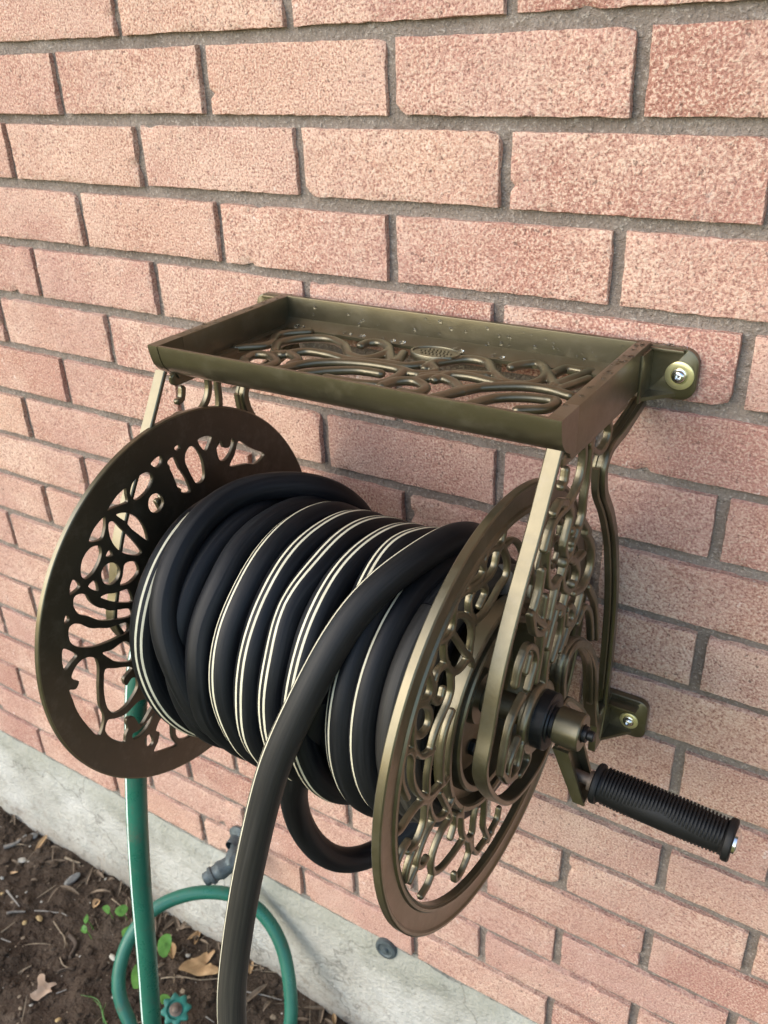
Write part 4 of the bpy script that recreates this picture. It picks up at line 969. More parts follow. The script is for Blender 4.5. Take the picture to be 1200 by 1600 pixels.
# reel discs --------------------------------------------------------------
RO, RI = 0.178, 0.155
mb = MB()
mb.lathe([(0.2985, RI), (0.2985, RO - 0.0008), (0.2993, RO), (0.3045, RO), (0.3054, RO - 0.0010), (0.3054, RO - 0.0030), (0.3040, RO - 0.0044), (0.3036, RO - 0.0060),
          (0.3036, RI + 0.0060), (0.3052, RI + 0.0048), (0.3054, RI + 0.0026), (0.3040, RI + 0.0018), (0.3046, RI + 0.0004), (0.3040, RI)], (0, CY, CZ), n=160, closed=True)
DISC_R = mb.build('reel_disc', BRONZE, REEL, 30)
dl = [(p, 0.0023) for p in RIBS_DISC]
# the far side of the casting repeats the scrolls mirrored about the axis
dl += [([(2 * CY - y, z) for y, z in p], 0.0027) for p in RIBS_DISC if np.mean([q[0] for q in p]) < CY - 0.050]
dl = clip_ring(dl, (CY, CZ), 0.0835, RI + 0.0020)
fused('disc_scrollwork', dl, lambda a, b, h: (0.2992 + h, a, b), 0.0052, BRONZE, DISC_R)
mb = MB()
mb.lathe([(0.2830, 0.0005), (0.2830, 0.0590), (0.2845, 0.0620), (0.3030, 0.0650), (0.3036, 0.0662), (0.3036, 0.0690), (0.3022, 0.0704), (0.2935, 0.0712), (0.2935, 0.0790), (0.3020, 0.0800),
          (0.3036, 0.0812), (0.3036, 0.0842), (0.3024, 0.0856), (0.2920, 0.0864), (0.2910, 0.0850)], (0, CY, CZ), n=120)
mb.build('hub_plate', BRONZE, DISC_R, 30)
for k in range(6):
    a = 2 * math.pi * k / 6 + 0.3
    mb = MB()
    mb.lathe([(0.2825, 0.0065), (0.2870, 0.0065), (0.2876, 0.0058), (0.2876, 0.0001)], (0, CY + 0.046 * math.cos(a), CZ + 0.046 * math.sin(a)), n=6)
    mb.build('bolt', BLACKP, DISC_R, 30)

mirror_ids = (7, 9, 14, 16, 17, 19, 20)
stepL = 0.0012
XL, YL = grid_for((CY - 0.181, CZ - 0.181), (CY + 0.181, CZ + 0.181), stepL)
taken = np.zeros(XL.shape, bool)
cd = bpy.data.curves.new('reel_disc', 'CURVE')
cd.dimensions = '2D'; cd.fill_mode = 'BOTH'
cd.extrude = 0.0014; cd.bevel_depth = 0.0005; cd.bevel_resolution = 1
def spline(P):
    sp = cd.splines.new('POLY')
    sp.points.add(len(P) - 1)
    for q, p in zip(sp.points, P):
        q.co = (p[0], p[1], 0, 1)
    sp.use_cyclic_u = True
spline([(CY + (RO - 0.0005) * math.cos(2 * math.pi * k / 240), CZ + (RO - 0.0005) * math.sin(2 * math.pi * k / 240)) for k in range(240)])
for hpts in list(HOLES) + [[(2 * CY - y, z) for y, z in HOLES[i]][::-1] for i in mirror_ids]:
    K = catmull(hpts, 0.0014, closed=True)
    ctr = K.mean(0)
    d = K - ctr
    K = ctr + d * (1 + 0.0010 / (np.hypot(d[:, 0], d[:, 1])[:, None] + 1e-6)) 
    sl, D = poly_sdf(XL, YL, hpts, stepL)
    if (taken[sl] & (D < 0.0006)).any():
        continue
    taken[sl] |= D < 0.0006
    spline(K)
tmp = bpy.data.objects.new('tmp', cd); COL.objects.link(tmp)
dg = bpy.context.evaluated_depsgraph_get()
dme = bpy.data.meshes.new_from_object(tmp.evaluated_get(dg), depsgraph=dg)
bpy.data.objects.remove(tmp); bpy.data.curves.remove(cd)
# local (a, b, h) -> (x = h, y = a, z = b)
co = np.zeros(len(dme.vertices) * 3, np.float32); dme.vertices.foreach_get('co', co); co = co.reshape(-1, 3)
dme.vertices.foreach_set('co', np.stack([co[:, 2] - 0.0124, co[:, 0], co[:, 1]], 1).astype(np.float32).ravel())
dme.name = 'reel_disc'
dme.materials.clear()
finish(dme, BRONZE_DIM, 35)
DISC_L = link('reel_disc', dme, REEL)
mb = MB()
mb.lathe([(-0.0160, RO - 0.0035), (-0.0160, RO + 0.0004), (-0.0150, RO + 0.0012), (-0.0112, RO + 0.0012), (-0.0106, RO + 0.0006), (-0.0106, RO - 0.0012), (-0.0142, RO - 0.0035)], (0, CY, CZ), n=160, closed=True)
mb.build('disc_lip', BRONZE, DISC_L, 30)
mb = MB()
mb.lathe([(-0.0100, 0.0002), (-0.0100, 0.062), (0.2825, 0.062), (0.2825, 0.0002)], (0, CY, CZ), n=64)
mb.build('drum', BRONZE, REEL, 30)

mb = MB()
mb.lathe([(0.2828, 0.0110), (0.3275, 0.0110)], (0, CY, CZ), n=32)
mb.lathe([(0.2828, 0.0001), (0.2828, 0.0230), (0.2890, 0.0215), (0.2900, 0.0120)], (0, CY, CZ), n=40)
mb.build('shaft', BRONZE, REEL, 30)

# crank ---------------------------------------------------------------------
mb = MB()
def ribbed(prof_r, x0, x1, n=72, notch=8):
    vs = []
    for xx, sc in ((x0, 1.0), (x1 - 0.001, 1.0), (x1, 0.96)):
        ringv = []
        for k in range(n):
            a = 2 * math.pi * k / n
            r = prof_r * sc * (0.975 if (k % (n // notch)) == 0 else 1.0)
            ringv.append((xx, CY + r * math.cos(a), CZ + r * math.sin(a)))
        vs.append(ringv)
    return vs
mb.loft(ribbed(0.0225, 0.3330, 0.3455))
mb.lathe([(0.3455, 0.0170), (0.3466, 0.0164), (0.3466, 0.012), (0.3500, 0.0118), (0.3500, 0.010)], (0, CY, CZ), n=48)
mb.build('collar', BLACKP, REEL, 30)
mb = MB()
mb.lathe([(0.3495, 0.0060), (0.3495, 0.0136), (0.3503, 0.0144), (0.3688, 0.0144), (0.3698, 0.0136), (0.3698, 0.0072), (0.3660, 0.0068), (0.3660, 0.0001)], (0, CY, CZ), n=48)
CR = mb.build('crank', BRONZE, REEL, 30)
mb = MB()
# arm: channel from the boss down to the handle pivot
ay, az0, az1 = -0.1905, -0.5420, -0.5890
def bar4(mb, top, bot):
    """top / bottom rectangles given as (x0, x1, y0, y1, z)"""
    mb.loft([[(x0, y0, z), (x1, y0, z), (x1, y1, z), (x0, y1, z)] for x0, x1, y0, y1, z in (top, bot)])
bar4(mb, (0.3520, 0.3545, ay - 0.0110, ay + 0.0110, az0), (0.3705, 0.3730, ay - 0.0095, ay + 0.0095, az1))
bar4(mb, (0.3515, 0.3640, ay - 0.0138, ay - 0.0108, az0 - 0.001), (0.3700, 0.3790, ay - 0.0122, ay - 0.0094, az1 - 0.001))
bar4(mb, (0.3515, 0.3640, ay + 0.0108, ay + 0.0138, az0 - 0.001), (0.3700, 0.3790, ay + 0.0094, ay + 0.0122, az1 - 0.001))
bar4(mb, (0.3702, 0.3788, ay - 0.0118, ay + 0.0118, az1 + 0.0022), (0.3710, 0.3786, ay - 0.0112, ay + 0.0112, az1 - 0.0016))
mb.build('crank_arm', BRONZE, CR, 30)
mb = MB()
mb.lathe([(0.3640, 0.0062), (0.3730, 0.0062), (0.3738, 0.0040), (0.3775, 0.0040), (0.3782, 0.0034), (0.3782, 0.0001)], (0, CY, CZ), n=16)
mb.build('crank_bolt', BLACKP, CR, 30)
HA = Vector((0.3815, -0.1900, -0.5748)); HB = Vector((0.4847, -0.1905, -0.5790))
ax = (HB - HA).normalized(); HL = (HB - HA).length
mb = MB()
mb.lathe([(-0.016, 0.0045), (-0.004, 0.0045), (-0.004, 0.0078), (-0.0005, 0.0078), (-0.0005, 0.001)], HA, ax, 24)
mb.build('handle_pin', RUST, CR, 30)
mb = MB()
gp = [(0.0, 0.004), (0.0, 0.0128), (0.001, 0.0138), (0.0035, 0.0140), (0.0050, 0.0134), (0.0056, 0.0120)]
for k in range(11):
    t = k / 10
    gp.append((0.0075 + t * (HL - 0.0165), 0.0112 + 0.0012 * math.sin(math.pi * t) - 0.0006 * t))
gp += [(HL - 0.0072, 0.0118), (HL - 0.0066, 0.0134), (HL - 0.005, 0.0140), (HL - 0.0022, 0.0138), (HL - 0.0012, 0.0128), (HL - 0.0012, 0.004)]
gp = [(h, r * 1.12 if r > 0.005 else r) for h, r in gp]
mb.lathe(gp, HA, ax, 48)
GR = mb.build('grip', GRIPM, CR, 30)
# ribs of the grip: thin fins round the top and the underside, bare thumb flats between
uu = ax.orthogonal().normalized()
upv = (Vector((0, 0, 1)) - ax * ax.z).normalized(); sdv = ax.cross(upv)
mb = MB()
nf = 34
for k in range(nf):
    h = 0.0085 + k * (HL - 0.0175) / (nf - 1)
    t = k / (nf - 1)
    rc = 1.12 * (0.0112 + 0.0012 * math.sin(math.pi * t) - 0.0006 * t)
    half = 0.85 + 0.45 * abs(math.cos(math.pi * t))
    for mid_a, hw in ((0.05, half), (math.pi + 0.15, half * 0.75)):
        ringa = []
        for q in range(15):
            a = mid_a - hw + 2 * hw * q / 14
            dirv = upv * math.cos(a) + sdv * math.sin(a)
            fade = min(1.0, 4.0 * min(q, 14 - q) / 14 + 0.02)
            c0 = HA + ax * h
            r0, r1 = rc - 0.0006, rc + 0.0024 * fade
            ringa.append([tuple(c0 - ax * 0.00080 + dirv * r0), tuple(c0 - ax * 0.00062 + dirv * r1), tuple(c0 + ax * 0.00062 + dirv * r1), tuple(c0 + ax * 0.00080 + dirv * r0)])
        mb.loft(ringa)
mb.build('grip_rib', GRIPM, GR, 30)
mb = MB()
mb.lathe([(HL - 0.0013, 0.0088), (HL + 0.0008, 0.0086), (HL + 0.0024, 0.0066), (HL + 0.0031, 0.0036), (HL + 0.0032, 0.0001)], HA, ax, 28)
mb.build('end_cap', STEEL, GR, 40)

# ------------------------------------------------------------------ black hose
HR = 0.0119
RC = 0.119 - HR
def coil_pts(seq):
    """seq: (absolute angle deg, x, radius, stripe twist deg) -> smooth path with twist"""
    P = catmull([(a / 1000.0, x, r, t / 1000.0) for a, x, r, t in seq], 0.004)
    a = np.radians(P[:, 0] * 1000.0)
    return np.stack([P[:, 1], CY - P[:, 2] * np.sin(a), CZ + P[:, 2] * np.cos(a), P[:, 3] * 1000.0], 1)
def resample(pts, step):
    P = np.array(pts)
    L = np.concatenate([[0], np.cumsum(np.linalg.norm(np.diff(P[:, :3], axis=0), axis=1))])
    n = max(8, int(L[-1] / step))
    t = np.linspace(0, L[-1], n)
    return np.stack([np.interp(t, L, P[:, k]) for k in range(P.shape[1])], 1)
def outward(i, p, t):
    return np.array([0.0, p[1] - CY, p[2] - CZ])
def coil_tube(mb, seq, u0, n=20, step=0.005, smooth=0):
    Q = resample(coil_pts(seq), step)
    for _ in range(smooth):
        Q[1:-1] = (Q[:-2] + 2 * Q[1:-1] + Q[2:]) / 4
    tube(mb, Q[:, :3], HR, outward, n=n, u0=u0, twist=np.radians(Q[:, 3]))
def tiltx(a):
    r = math.radians(a)
    return -0.0060 * math.cos(r) - 0.0085 * math.sin(r)

hose = MB()
# base layer: one long helix, turn by turn (x at the top of the turn, stripe twist)
turns = [(0.014, 150), (0.0375, -20), (0.0760, 165), (0.1000, 150), (0.1250, 22), (0.1490, 8), (0.1725, 4), (0.1955, 3), (0.2150, 5)]
rj = random.Random(4)
seq = []
for k in range(len(turns) - 1):
    (xa, ta), (xb, tb) = turns[k], turns[k + 1]
    for a in range(0, 360, 20):
        # the turn lies nearly flat over the front and climbs to the next turn behind
        f = min(1.0, max(0.0, (a - 60) / 300.0))
        f = f * f * (3 - 2 * f) * 0.82 + 0.18 * a / 360.0
        g_ = min(1.0, max(0.0, (a - 150) / 130.0))
        seq.append((a + 360 * k, xa + (xb - xa) * f + tiltx(a) + rj.uniform(-.0010, .0010), RC + rj.uniform(-.0012, .0012), ta + (tb - ta) * g_ + rj.uniform(-4, 4) + 5 * math.sin(a * 0.021 + k * 2.1)))
seq += [(2880, 0.2085, RC, 10), (2910, 0.2130, RC - 0.004, 10), (2945, 0.2190, RC - 0.014, 10), (2990, 0.2260, RC - 0.024, 10), (3060, 0.2330, RC - 0.030, 10)]
coil_tube(hose, seq[12:], 0.0)
# the free end: last wrap over the others, then hanging down off the front
fq = [(-120, 0.262, RC), (-80, 0.2625, RC + 0.003), (-40, 0.2620, 0.132 - HR), (0.7, 0.2585, 0.137 - HR), (10.2, 0.2412, 0.138 - HR), (22.9, 0.2285, 0.138 - HR), (36.8, 0.2203, 0.138 - HR), (54.6, 0.2129, 0.138 - HR), (69.8, 0.2037, 0.138 - HR)]
fq = [(-120, 0.255, RC - 0.004, 0), (-70, 0.254, RC + 0.006, 0), (-35, 0.2515, 0.132 - HR, 0), (-8, 0.2480, 0.137 - HR, 0), (10.2, 0.2425, 0.138 - HR, 0), (22.9, 0.2292, 0.138 - HR, 0), (36.8, 0.2206, 0.138 - HR, 0), (54.6, 0.2125, 0.138 - HR, 0), (69.8, 0.2037, 0.138 - HR, 0)]
fp = coil_pts(fq)[:, :3]
tail = [tuple(p) for p in FREE] + [(0.164, -0.396, -0.86), (0.150, -0.415, -1.02), (0.12, -0.44, -1.22), (0.06, -0.47, -1.40), (-0.04, -0.52, -1.452), (-0.25, -0.60, -1.455)]
fp = np.vstack([fp[:-1], catmull(np.vstack([fp[-1], tail]), 0.01)])
fp = resample(fp, 0.006)
for _ in range(30):
    fp[1:-1] = (fp[:-2] + 2 * fp[1:-1] + fp[2:]) / 4
frefs = []
for q in fp:
    o_ = np.array([0.0, q[1] - CY, q[2] - CZ]); o_ /= np.linalg.norm(o_)
    k = min(1.0, max(0.0, (q[2] + 0.40) / -0.15))
    frefs.append(np.array([-0.66, -0.05, 0.75]) * (1 - k) + np.array([-0.74, -0.64, 0.19]) * k)
frefs = np.array(frefs)
tube(hose, fp, HR * 1.01, lambda i, p, t: frefs[i], n=24, u0=120.0)
# upper wrap crossing the left-hand coils
bq = [(-170, 0.108, RC, 150), (-110, 0.112, RC + 0.005, 150), (-60, 0.112, 0.132 - HR, 150), (-35, 0.100, 0.137 - HR, 150), (-15, 0.0800, 0.139 - HR, 150), (2, 0.0610, 0.139 - HR, 150), (18, 0.0535, 0.138 - HR, 150), (36, 0.0525, 0.136 - HR, 150),
      (54, 0.0560, 0.134 - HR, 150), (68, 0.0640, 0.130 - HR, 150), (82, 0.0760, 0.125 - HR, 150), (110, 0.088, 0.118 - HR, 150), (150, 0.10, 0.106 - HR, 150)]
coil_tube(hose, bq, 30.0, smooth=12)
# right-hand coils
rq = []
rt = [(0.2330, 30), (0.2490, 28), (0.2690, 165), (0.2850, 165)]
for k in range(len(rt) - 1):
    (xa, ta), (xb, tb) = rt[k], rt[k + 1]
    for a in range(0, 360, 20):
        f = min(1.0, max(0.0, (a - 60) / 300.0)); f = f * f * (3 - 2 * f)
        g_ = min(1.0, max(0.0, (a - 150) / 130.0))
        rq.append((a + 360 * k, min(xa + (xb - xa) * f + tiltx(a) + 0.002, 0.2858), RC - (0.002, 0.006, 0.012)[k], ta + (tb - ta) * g_))
coil_tube(hose, rq[:38], 50.0)
coil_tube(hose, rq[37:], 120.38)
sq = [(a, 0.2800 + tiltx(a) + 0.004 * a / 360.0, RC - 0.0135, 165) for a in range(-150, 200, 15)]
coil_tube(hose, sq, 120.38)
# slack turn sagging under the coils
lp = [tuple(p) for p in LOOP] + [(0.222, -0.092, -0.700), (0.236, -0.078, -0.645), (0.250, -0.080, -0.58)]
lpp = resample(catmull(lp, 0.006), 0.006)
for _ in range(14):
    lpp[1:-1] = (lpp[:-2] + 2 * lpp[1:-1] + lpp[2:]) / 4
tube(hose, lpp, HR, lambda i, p, t: np.array([-0.8, -0.45, -0.5]), n=20, u0=70.0, twist=math.radians(12))
# inner layer wound on the drum
inner = [(a, 0.006 + 0.280 * (a + 90) / 4700.0, 0.083, 180) for a in range(-90, 4611, 30)]
coil_tube(hose, inner, 80.0, n=12, step=0.010)
hose.build('black_garden_hose', RUBBER, None, 60, label='black rubber garden hose with twin cream stripes wound on the reel, free end hanging down', cat='hose')

# ------------------------------------------------------------------ green hose
gh = MB()
G = [tuple(p) for p in GREEN]
head = [(-0.036, -0.205, -0.535), (-0.036, -0.232, -0.545), (-0.036, -0.252, -0.568)]
low = [(-0.037, -0.352, -1.15), (-0.045, -0.360, -1.28), (-0.075, -0.335, -1.40), (-0.115, -0.25, -1.452), (-0.13, -0.17, -1.456), (-0.105, -0.12, -1.452)]
ringp = [tuple(p) for p in RING][::-1]
gp1 = catmull(head + G + low + [(-0.080, -0.098, -1.432)] + ringp + [(-0.275, -0.228, -1.405), (-0.245, -0.225, -1.440), (-0.215, -0.200, -1.452)], 0.008)
gp1 = resample(gp1, 0.008)
for _ in range(8):
    gp1[1:-1] = (gp1[:-2] + 2 * gp1[1:-1] + gp1[2:]) / 4
tube(gh, gp1, 0.0106, lambda i, p, t: np.array([-0.25, -0.96, 0.0]) if p[2] > -1.15 else np.array([0.2, 0.9, -0.6]), n=20)
gh.build('green_hose', GREEN_V, None, 60, label='green vinyl leader hose hanging from the reel and looping by the concrete', cat='hose')

# ------------------------------------------------------------------ valve wheel near the ground
VW = thing('valve_wheel', (-0.240, -0.172, -1.400), label='small teal scalloped valve wheel with rusty centre bolt beside the green hose', cat='valve')
vc = Vector((-0.2400, -0.1680, -1.394))
va = (Vector(CAM_C) - vc).normalized()
va = (va + Vector((-0.1, 0.0, 0.12))).normalized()
u = va.orthogonal().normalized(); w = va.cross(u)
mb = MB()
rings = []
nn = 96
for h, k in ((-0.0045, 0.86), (-0.003, 0.97), (0.0, 1.0), (0.0035, 0.97), (0.0050, 0.86), (0.0050, 0.66), (0.0020, 0.56), (0.0020, 0.05)):
    rr_ = []
    for j in range(nn):
        a = 2 * math.pi * j / nn
        r = 0.0215 * k * (1 + (0.13 * math.cos(8 * a) if k > 0.8 else 0.02 * math.cos(8 * a)))
        rr_.append(tuple(vc + va * h + (u * math.cos(a) + w * math.sin(a)) * r))
    rings.append(rr_)
mb.loft(rings)
mb.build('wheel', TEAL, VW, 50)
mb = MB()
mb.lathe([(0.0015, 0.0098), (0.0038, 0.0098), (0.0042, 0.0090), (0.0042, 0.0055), (0.0078, 0.0052), (0.0084, 0.0044), (0.0084, 0.0001)], vc, va, 24)
mb.build('centre_bolt', RUST, VW, 40)
mb = MB()
mb.lathe([(-0.060, 0.0001), (-0.060, 0.0085), (-0.030, 0.0085), (-0.030, 0.0060), (-0.004, 0.0060)], vc, va, 20)
mb.build('valve_stem', TEAL, VW, 40)

# ------------------------------------------------------------------ spigot on the wall
K_ = 0.86
SP = thing('spigot', (-0.218, -0.004, -1.160), label='old dark weathered spigot on the lowest brick course behind the black hose', cat='faucet')
p0 = Vector((-0.2130, -0.002, -1.154)); p1 = Vector((-0.1950, -0.040, -1.164)); p2 = Vector((-0.2080, -0.098, -1.188))
mb = MB()
mb.lathe([(h * K_, q * K_) for h, q in [(0.0, 0.0001), (0.0, 0.022), (0.004, 0.0225), (0.008, 0.019), (0.012, 0.0135), (0.030, 0.0130)]], p0, (0.1, -1, -0.05), 24)
mb.build('wall_flange', OLDMETAL, SP, 40)
mb = MB()
d1 = (p1 - p0).normalized()
mb.lathe([(h * K_, q * K_) for h, q in [(0.010, 0.0125), (0.030, 0.0140), (0.036, 0.0175), (0.058, 0.0180), (0.064, 0.0140), (0.064, 0.0001)]], p0, d1, 24)
d2 = Vector((-0.42, -0.62, -0.25)).normalized()
mb.lathe([(h * K_, q * K_) for h, q in [(-0.006, 0.0145), (0.018, 0.0150), (0.026, 0.0165), (0.030, 0.0165), (0.034, 0.0140), (0.040, 0.0138), (0.042, 0.0160), (0.047, 0.0160), (0.049, 0.0125), (0.058, 0.0120), (0.060, 0.0092), (0.050, 0.0085), (0.050, 0.0001)]], p1, d2, 28)
SB = mb.build('spigot_body', OLDMETAL, SP, 40)
mb = MB()
mb.lathe([(h * K_, q * K_) for h, q in [(0.0, 0.010), (0.022, 0.0095), (0.024, 0.013), (0.034, 0.012), (0.036, 0.0001)]], p1, (0.55, -0.35, 0.75), 20)
mb.build('valve_bonnet', OLDMETAL, SB, 40)

PC = MB()
PC.lathe([(0.0, 0.0001), (0.0, 0.0165), (0.004, 0.0172), (0.0075, 0.0160), (0.0085, 0.0120), (0.0068, 0.0100), (0.0068, 0.0050), (0.0105, 0.0040), (0.0108, 0.0001)], (0.0520, -0.001, -1.2330), (0.05, -1, 0.1), 24)
PC.build('pipe_cap', OLDMETAL, None, 40, label='small round dark pipe cap at the top edge of the concrete footing', cat='pipe cap')

# ------------------------------------------------------------------ things lying on the soil
def soil_at(x, y):
    return float(soil_z(np.array([x]), np.array([y]))[0])

def leaf(name, outline, mat, lift, curl, label, cat, group=None, seed=0, flat_z=None):
    P = np.array([(p[0], p[1]) for p in outline])
    c = P.mean(0)
    K = catmull(P, 0.004, closed=True)
    rings = []
    nr = 5
    vs, fs = [], []
    n = len(K)
    for k in range(1, nr + 1):
        for q in K:
            p = c + (q - c) * (k / nr)
            dd = (p - c)
            z = soil_at(*p) if flat_z is None else flat_z
            z += lift + curl * (dd[0] * 18) ** 2 - curl * 0.6 * (dd[1] * 18) + 0.006 * float(vnoise(np.array([p[0]]), np.array([p[1]]), 60, seed)[0])
            vs.append((p[0], p[1], z))
    vs.append((c[0], c[1], (soil_at(*c) if flat_z is None else flat_z) + lift))
    for j in range(n):
        fs.append((len(vs) - 1, j, (j + 1) % n))
        for k in range(nr - 1):
            a = k * n
            fs.append((a + j, a + n + j, a + n + (j + 1) % n, a + (j + 1) % n))
    nv = len(vs)
    top = len(fs)
    vs += [(x, y, z - 0.0009) for x, y, z in vs]
    fs += [tuple(i + nv for i in f[::-1]) for f in fs[:top]]
    a = (nr - 1) * n
    for j in range(n):
        fs.append((a + j, a + nv + j, a + nv + (j + 1) % n, a + (j + 1) % n))
    me = bpy.data.meshes.new(name)
    me.from_pydata(vs, [], fs)
    bm = bmesh.new(); bm.from_mesh(me); bmesh.ops.recalc_face_normals(bm, faces=bm.faces[:]); bm.to_mesh(me); bm.free()
    finish(me, mat, 60)
    return link(name, me, None, label=label, cat=cat, group=group)

leaf('dead_leaf', LEAF_TAN, LEAF_T, 0.006, 0.006, 'pale tan lobed dead leaf lying alone on dark soil', 'leaf', 'dead leaves on the soil', 3)
leaf('dead_leaf', LEAF_BROWN, LEAF_B, 0.010, 0.012, 'large crumpled orange-brown dead leaf beside the hanging black hose', 'leaf', 'dead leaves on the soil', 5)

gl = ['small round green weed leaf nearest the concrete, left of the green hose', 'larger green weed leaf touching the left side of the green hose',
      'green weed leaf just above the left of the green hose loop', 'tiny pale green seedling on bare soil', 'thin green seedling shoot above the tiny pale seedling',
      'green weed leaf inside the hose loop behind the vertical green hose', 'bright green heart-shaped weed leaf right of the vertical green hose', 'green weed leaf tucked above the teal valve wheel']
for i, (o, lb) in enumerate(zip(GREEN_LEAVES, gl)):
    P = np.array(o); cx_, cy_ = P[:, 0].mean(), P[:, 1].mean()
    W = thing('weed', (cx_, cy_, soil_at(cx_, cy_)), label=lb, cat='weed', group='weeds sprouting by the footing')
    lf = leaf('weed_leaf', [(p[0], p[1]) for p in o], LEAF_G, 0.0, 0.004, None, None, seed=20 + i, flat_z=-1.445)
    lf.parent = W; lf.location = -Vector(W.location)
    st = MB()
    tube(st, catmull([(cx_ + 0.004, cy_ + 0.006, soil_at(cx_, cy_) - 0.004), (cx_ + 0.003, cy_ + 0.003, -1.457), (cx_, cy_, -1.4452)], 0.004), 0.0009, lambda i, p, t: (1, 0.3, 0), n=6)
    st.build('weed_stem', LEAF_G, W, 60)
gb = MB()
for dx, h in ((0, 0.05), (0.006, 0.035), (-0.006, 0.03)):
    b0, b1, b2 = GRASS_BLADE[2], GRASS_BLADE[1], GRASS_BLADE[0]
    q = catmull([(b0[0] + dx, b0[1], soil_at(b0[0], b0[1]) - 0.003), (b1[0] + dx * 2, b1[1] - dx, soil_at(b1[0], b1[1]) + 0.012), (b2[0] + dx * 4, b2[1] + dx, soil_at(b2[0], b2[1]) + 0.008)], 0.005)
    tube(gb, q, np.linspace(0.0013, 0.0003, len(q)), lambda i, p, t: (0, 0, 1), n=6)
gb.build('grass_tuft', LEAF_G, None, 60, label='few thin green grass blades left of the hose loop', cat='grass')

def stone_mesh(seed, L, W_, H_):
    bm = bmesh.new()
    bmesh.ops.create_icosphere(bm, subdivisions=3, radius=1.0)
    r = random.Random(seed)
    ph = [(Vector((r.gauss(0, 1), r.gauss(0, 1), r.gauss(0, 1))).normalized(), r.uniform(0.55, 0.95)) for _ in range(9)]
    for vv in bm.verts:
        p = vv.co.copy()
        for n_, d in ph:
            k = p.dot(n_) - d
            if k > 0: p -= n_ * k * 0.85
        vv.co = Vector((p.x * L, p.y * W_, p.z * H_))
    me = bpy.data.meshes.new('stone')
    bm.to_mesh(me); bm.free()
    return me
sl = [('grey oblong stone lying on the soil below the concrete', STONE_G, .42), ('white angular stone chip left on the dark soil', STONE_W, .7), ('flat grey-brown stone against the foot of the concrete', STONE_G, .7),
      ('white elongated stone touching the left of the green loop', STONE_W, .45), ('pale pebble at the left photo edge, upper', STONE_G, .6), ('ochre pebble at the left photo edge, lower', STONE_T, .6),
      ('tan flat pebble at the end of the long pale twig', STONE_T, .6), ('round ochre pebble below the tan flat pebble', STONE_T, .9), ('ochre pebble lowest on the soil right of the tan leaf', STONE_T, .8),
      ('white pebble behind the crumpled brown leaf', STONE_W, .8), ('yellowish round pebble against the crumpled brown leaf', STONE_T, .9)]
for i, (p, (lb, mt, asp)) in enumerate(zip(STONES, sl)):
    a, b = Vector(p[0]), Vector(p[1])
    L = (b - a).length / 2 + 0.001
    me = stone_mesh(40 + i, L, max(0.004, L * asp), max(0.0035, L * 0.42))
    finish(me, mt, 50)
    o = link('stone', me, None, label=lb, cat='stone', group='stones on the soil')
    c = (a + b) / 2
    o.location = (c.x, c.y, soil_at(c.x, c.y) + L * 0.22)
    o.rotation_euler = (0.1, -0.1, math.atan2(b.y - a.y, b.x - a.x))

tl = [('long pale dry twig lying across the middle of the soil', TWIG_G), ('bent brown twig running down the soil below the pale twig', TWIG), ('thick grey stick at the left edge near the concrete', TWIG_G),
      ('short pale stick left of the long pale twig', TWIG_G), ('thin curved brown twig above the tan leaf', TWIG), ('thin flat brown twig right above the tan leaf', TWIG_D),
      ('dark grey double stick on the left of the soil', TWIG_G), ('short flat bark splinter by the foot of the concrete', TWIG), ('thin brown twig beside the vertical green hose', TWIG),
      ('short brown stick left above the tan leaf', TWIG), ('pale straw at the left photo edge, lower', TWIG_G), ('grey straw at the left photo edge, upper', TWIG),
      ('short straw right of the tan leaf', TWIG_G), ('dark broad bark strip in the middle of the soil', TWIG_D), ('thin horizontal twig below the crumpled brown leaf', TWIG),
      ('pale straw running right from the black hose', TWIG_G), ('short pale twig left of the black hose foot', TWIG_G)]
for i, (p, (lb, mt)) in enumerate(zip(TWIGS, tl)):
    q = catmull([(a[0], a[1], soil_at(a[0], a[1]) + 0.004) for a in p], 0.006)
    q[:, 2] += 0.004 * vnoise(q[:, 0], q[:, 1], 50, 60 + i)
    r0 = {2: 0.0042, 13: 0.0045, 6: 0.0024, 3: 0.0026, 7: 0.003}.get(i, 0.0014)
    m2 = MB()
    tube(m2, q, np.linspace(r0, r0 * 0.6, len(q)), lambda i, p, t: (0, 0, 1), n=7)
    m2.build('twig', mt, None, 60, label=lb, cat='twig', group='twigs on the soil')

# crumbs of soil, grit, leaf litter nobody could count
def scatter(name, n, mat, label, cat, size, box, seed, flat=0.6, bias=None):
    r = np.random.default_rng(seed)
    bm = bmesh.new(); bmesh.ops.create_icosphere(bm, subdivisions=1, radius=1.0)
    bv = np.array([vv.co[:] for vv in bm.verts]); bf = np.array([[q.index for q in ff.verts] for ff in bm.faces]); bm.free()
    x = r.uniform(box[0], box[1], n); y = r.uniform(box[2], box[3], n)
    if bias: y = box[3] - (box[3] - box[2]) * r.uniform(0, 1, n) ** bias
    z = soil_z(x, y)
    sz = size[0] + (size[1] - size[0]) * r.uniform(0, 1, n) ** 3
    V = bv[None] * (1 + r.uniform(-.3, .3, (n, len(bv), 1)))
    V = V * sz[:, None, None] * np.stack([r.uniform(.7, 1.4, n), r.uniform(.7, 1.4, n), np.full(n, flat)], 1)[:, None]
    V = V + np.stack([x, y, z + sz * 0.15], 1)[:, None]
    F = (bf[None] + (np.arange(n) * len(bv))[:, None, None]).reshape(-1, 3)
    me = bpy.data.meshes.new(name)
    me.from_pydata(V.reshape(-1, 3).tolist(), [], F.tolist())
    finish(me, mat, 0)
    link(name, me, None, label=label, cat=cat, kind='stuff')
BOX = (-1.35, 1.1, -0.55, -0.012)
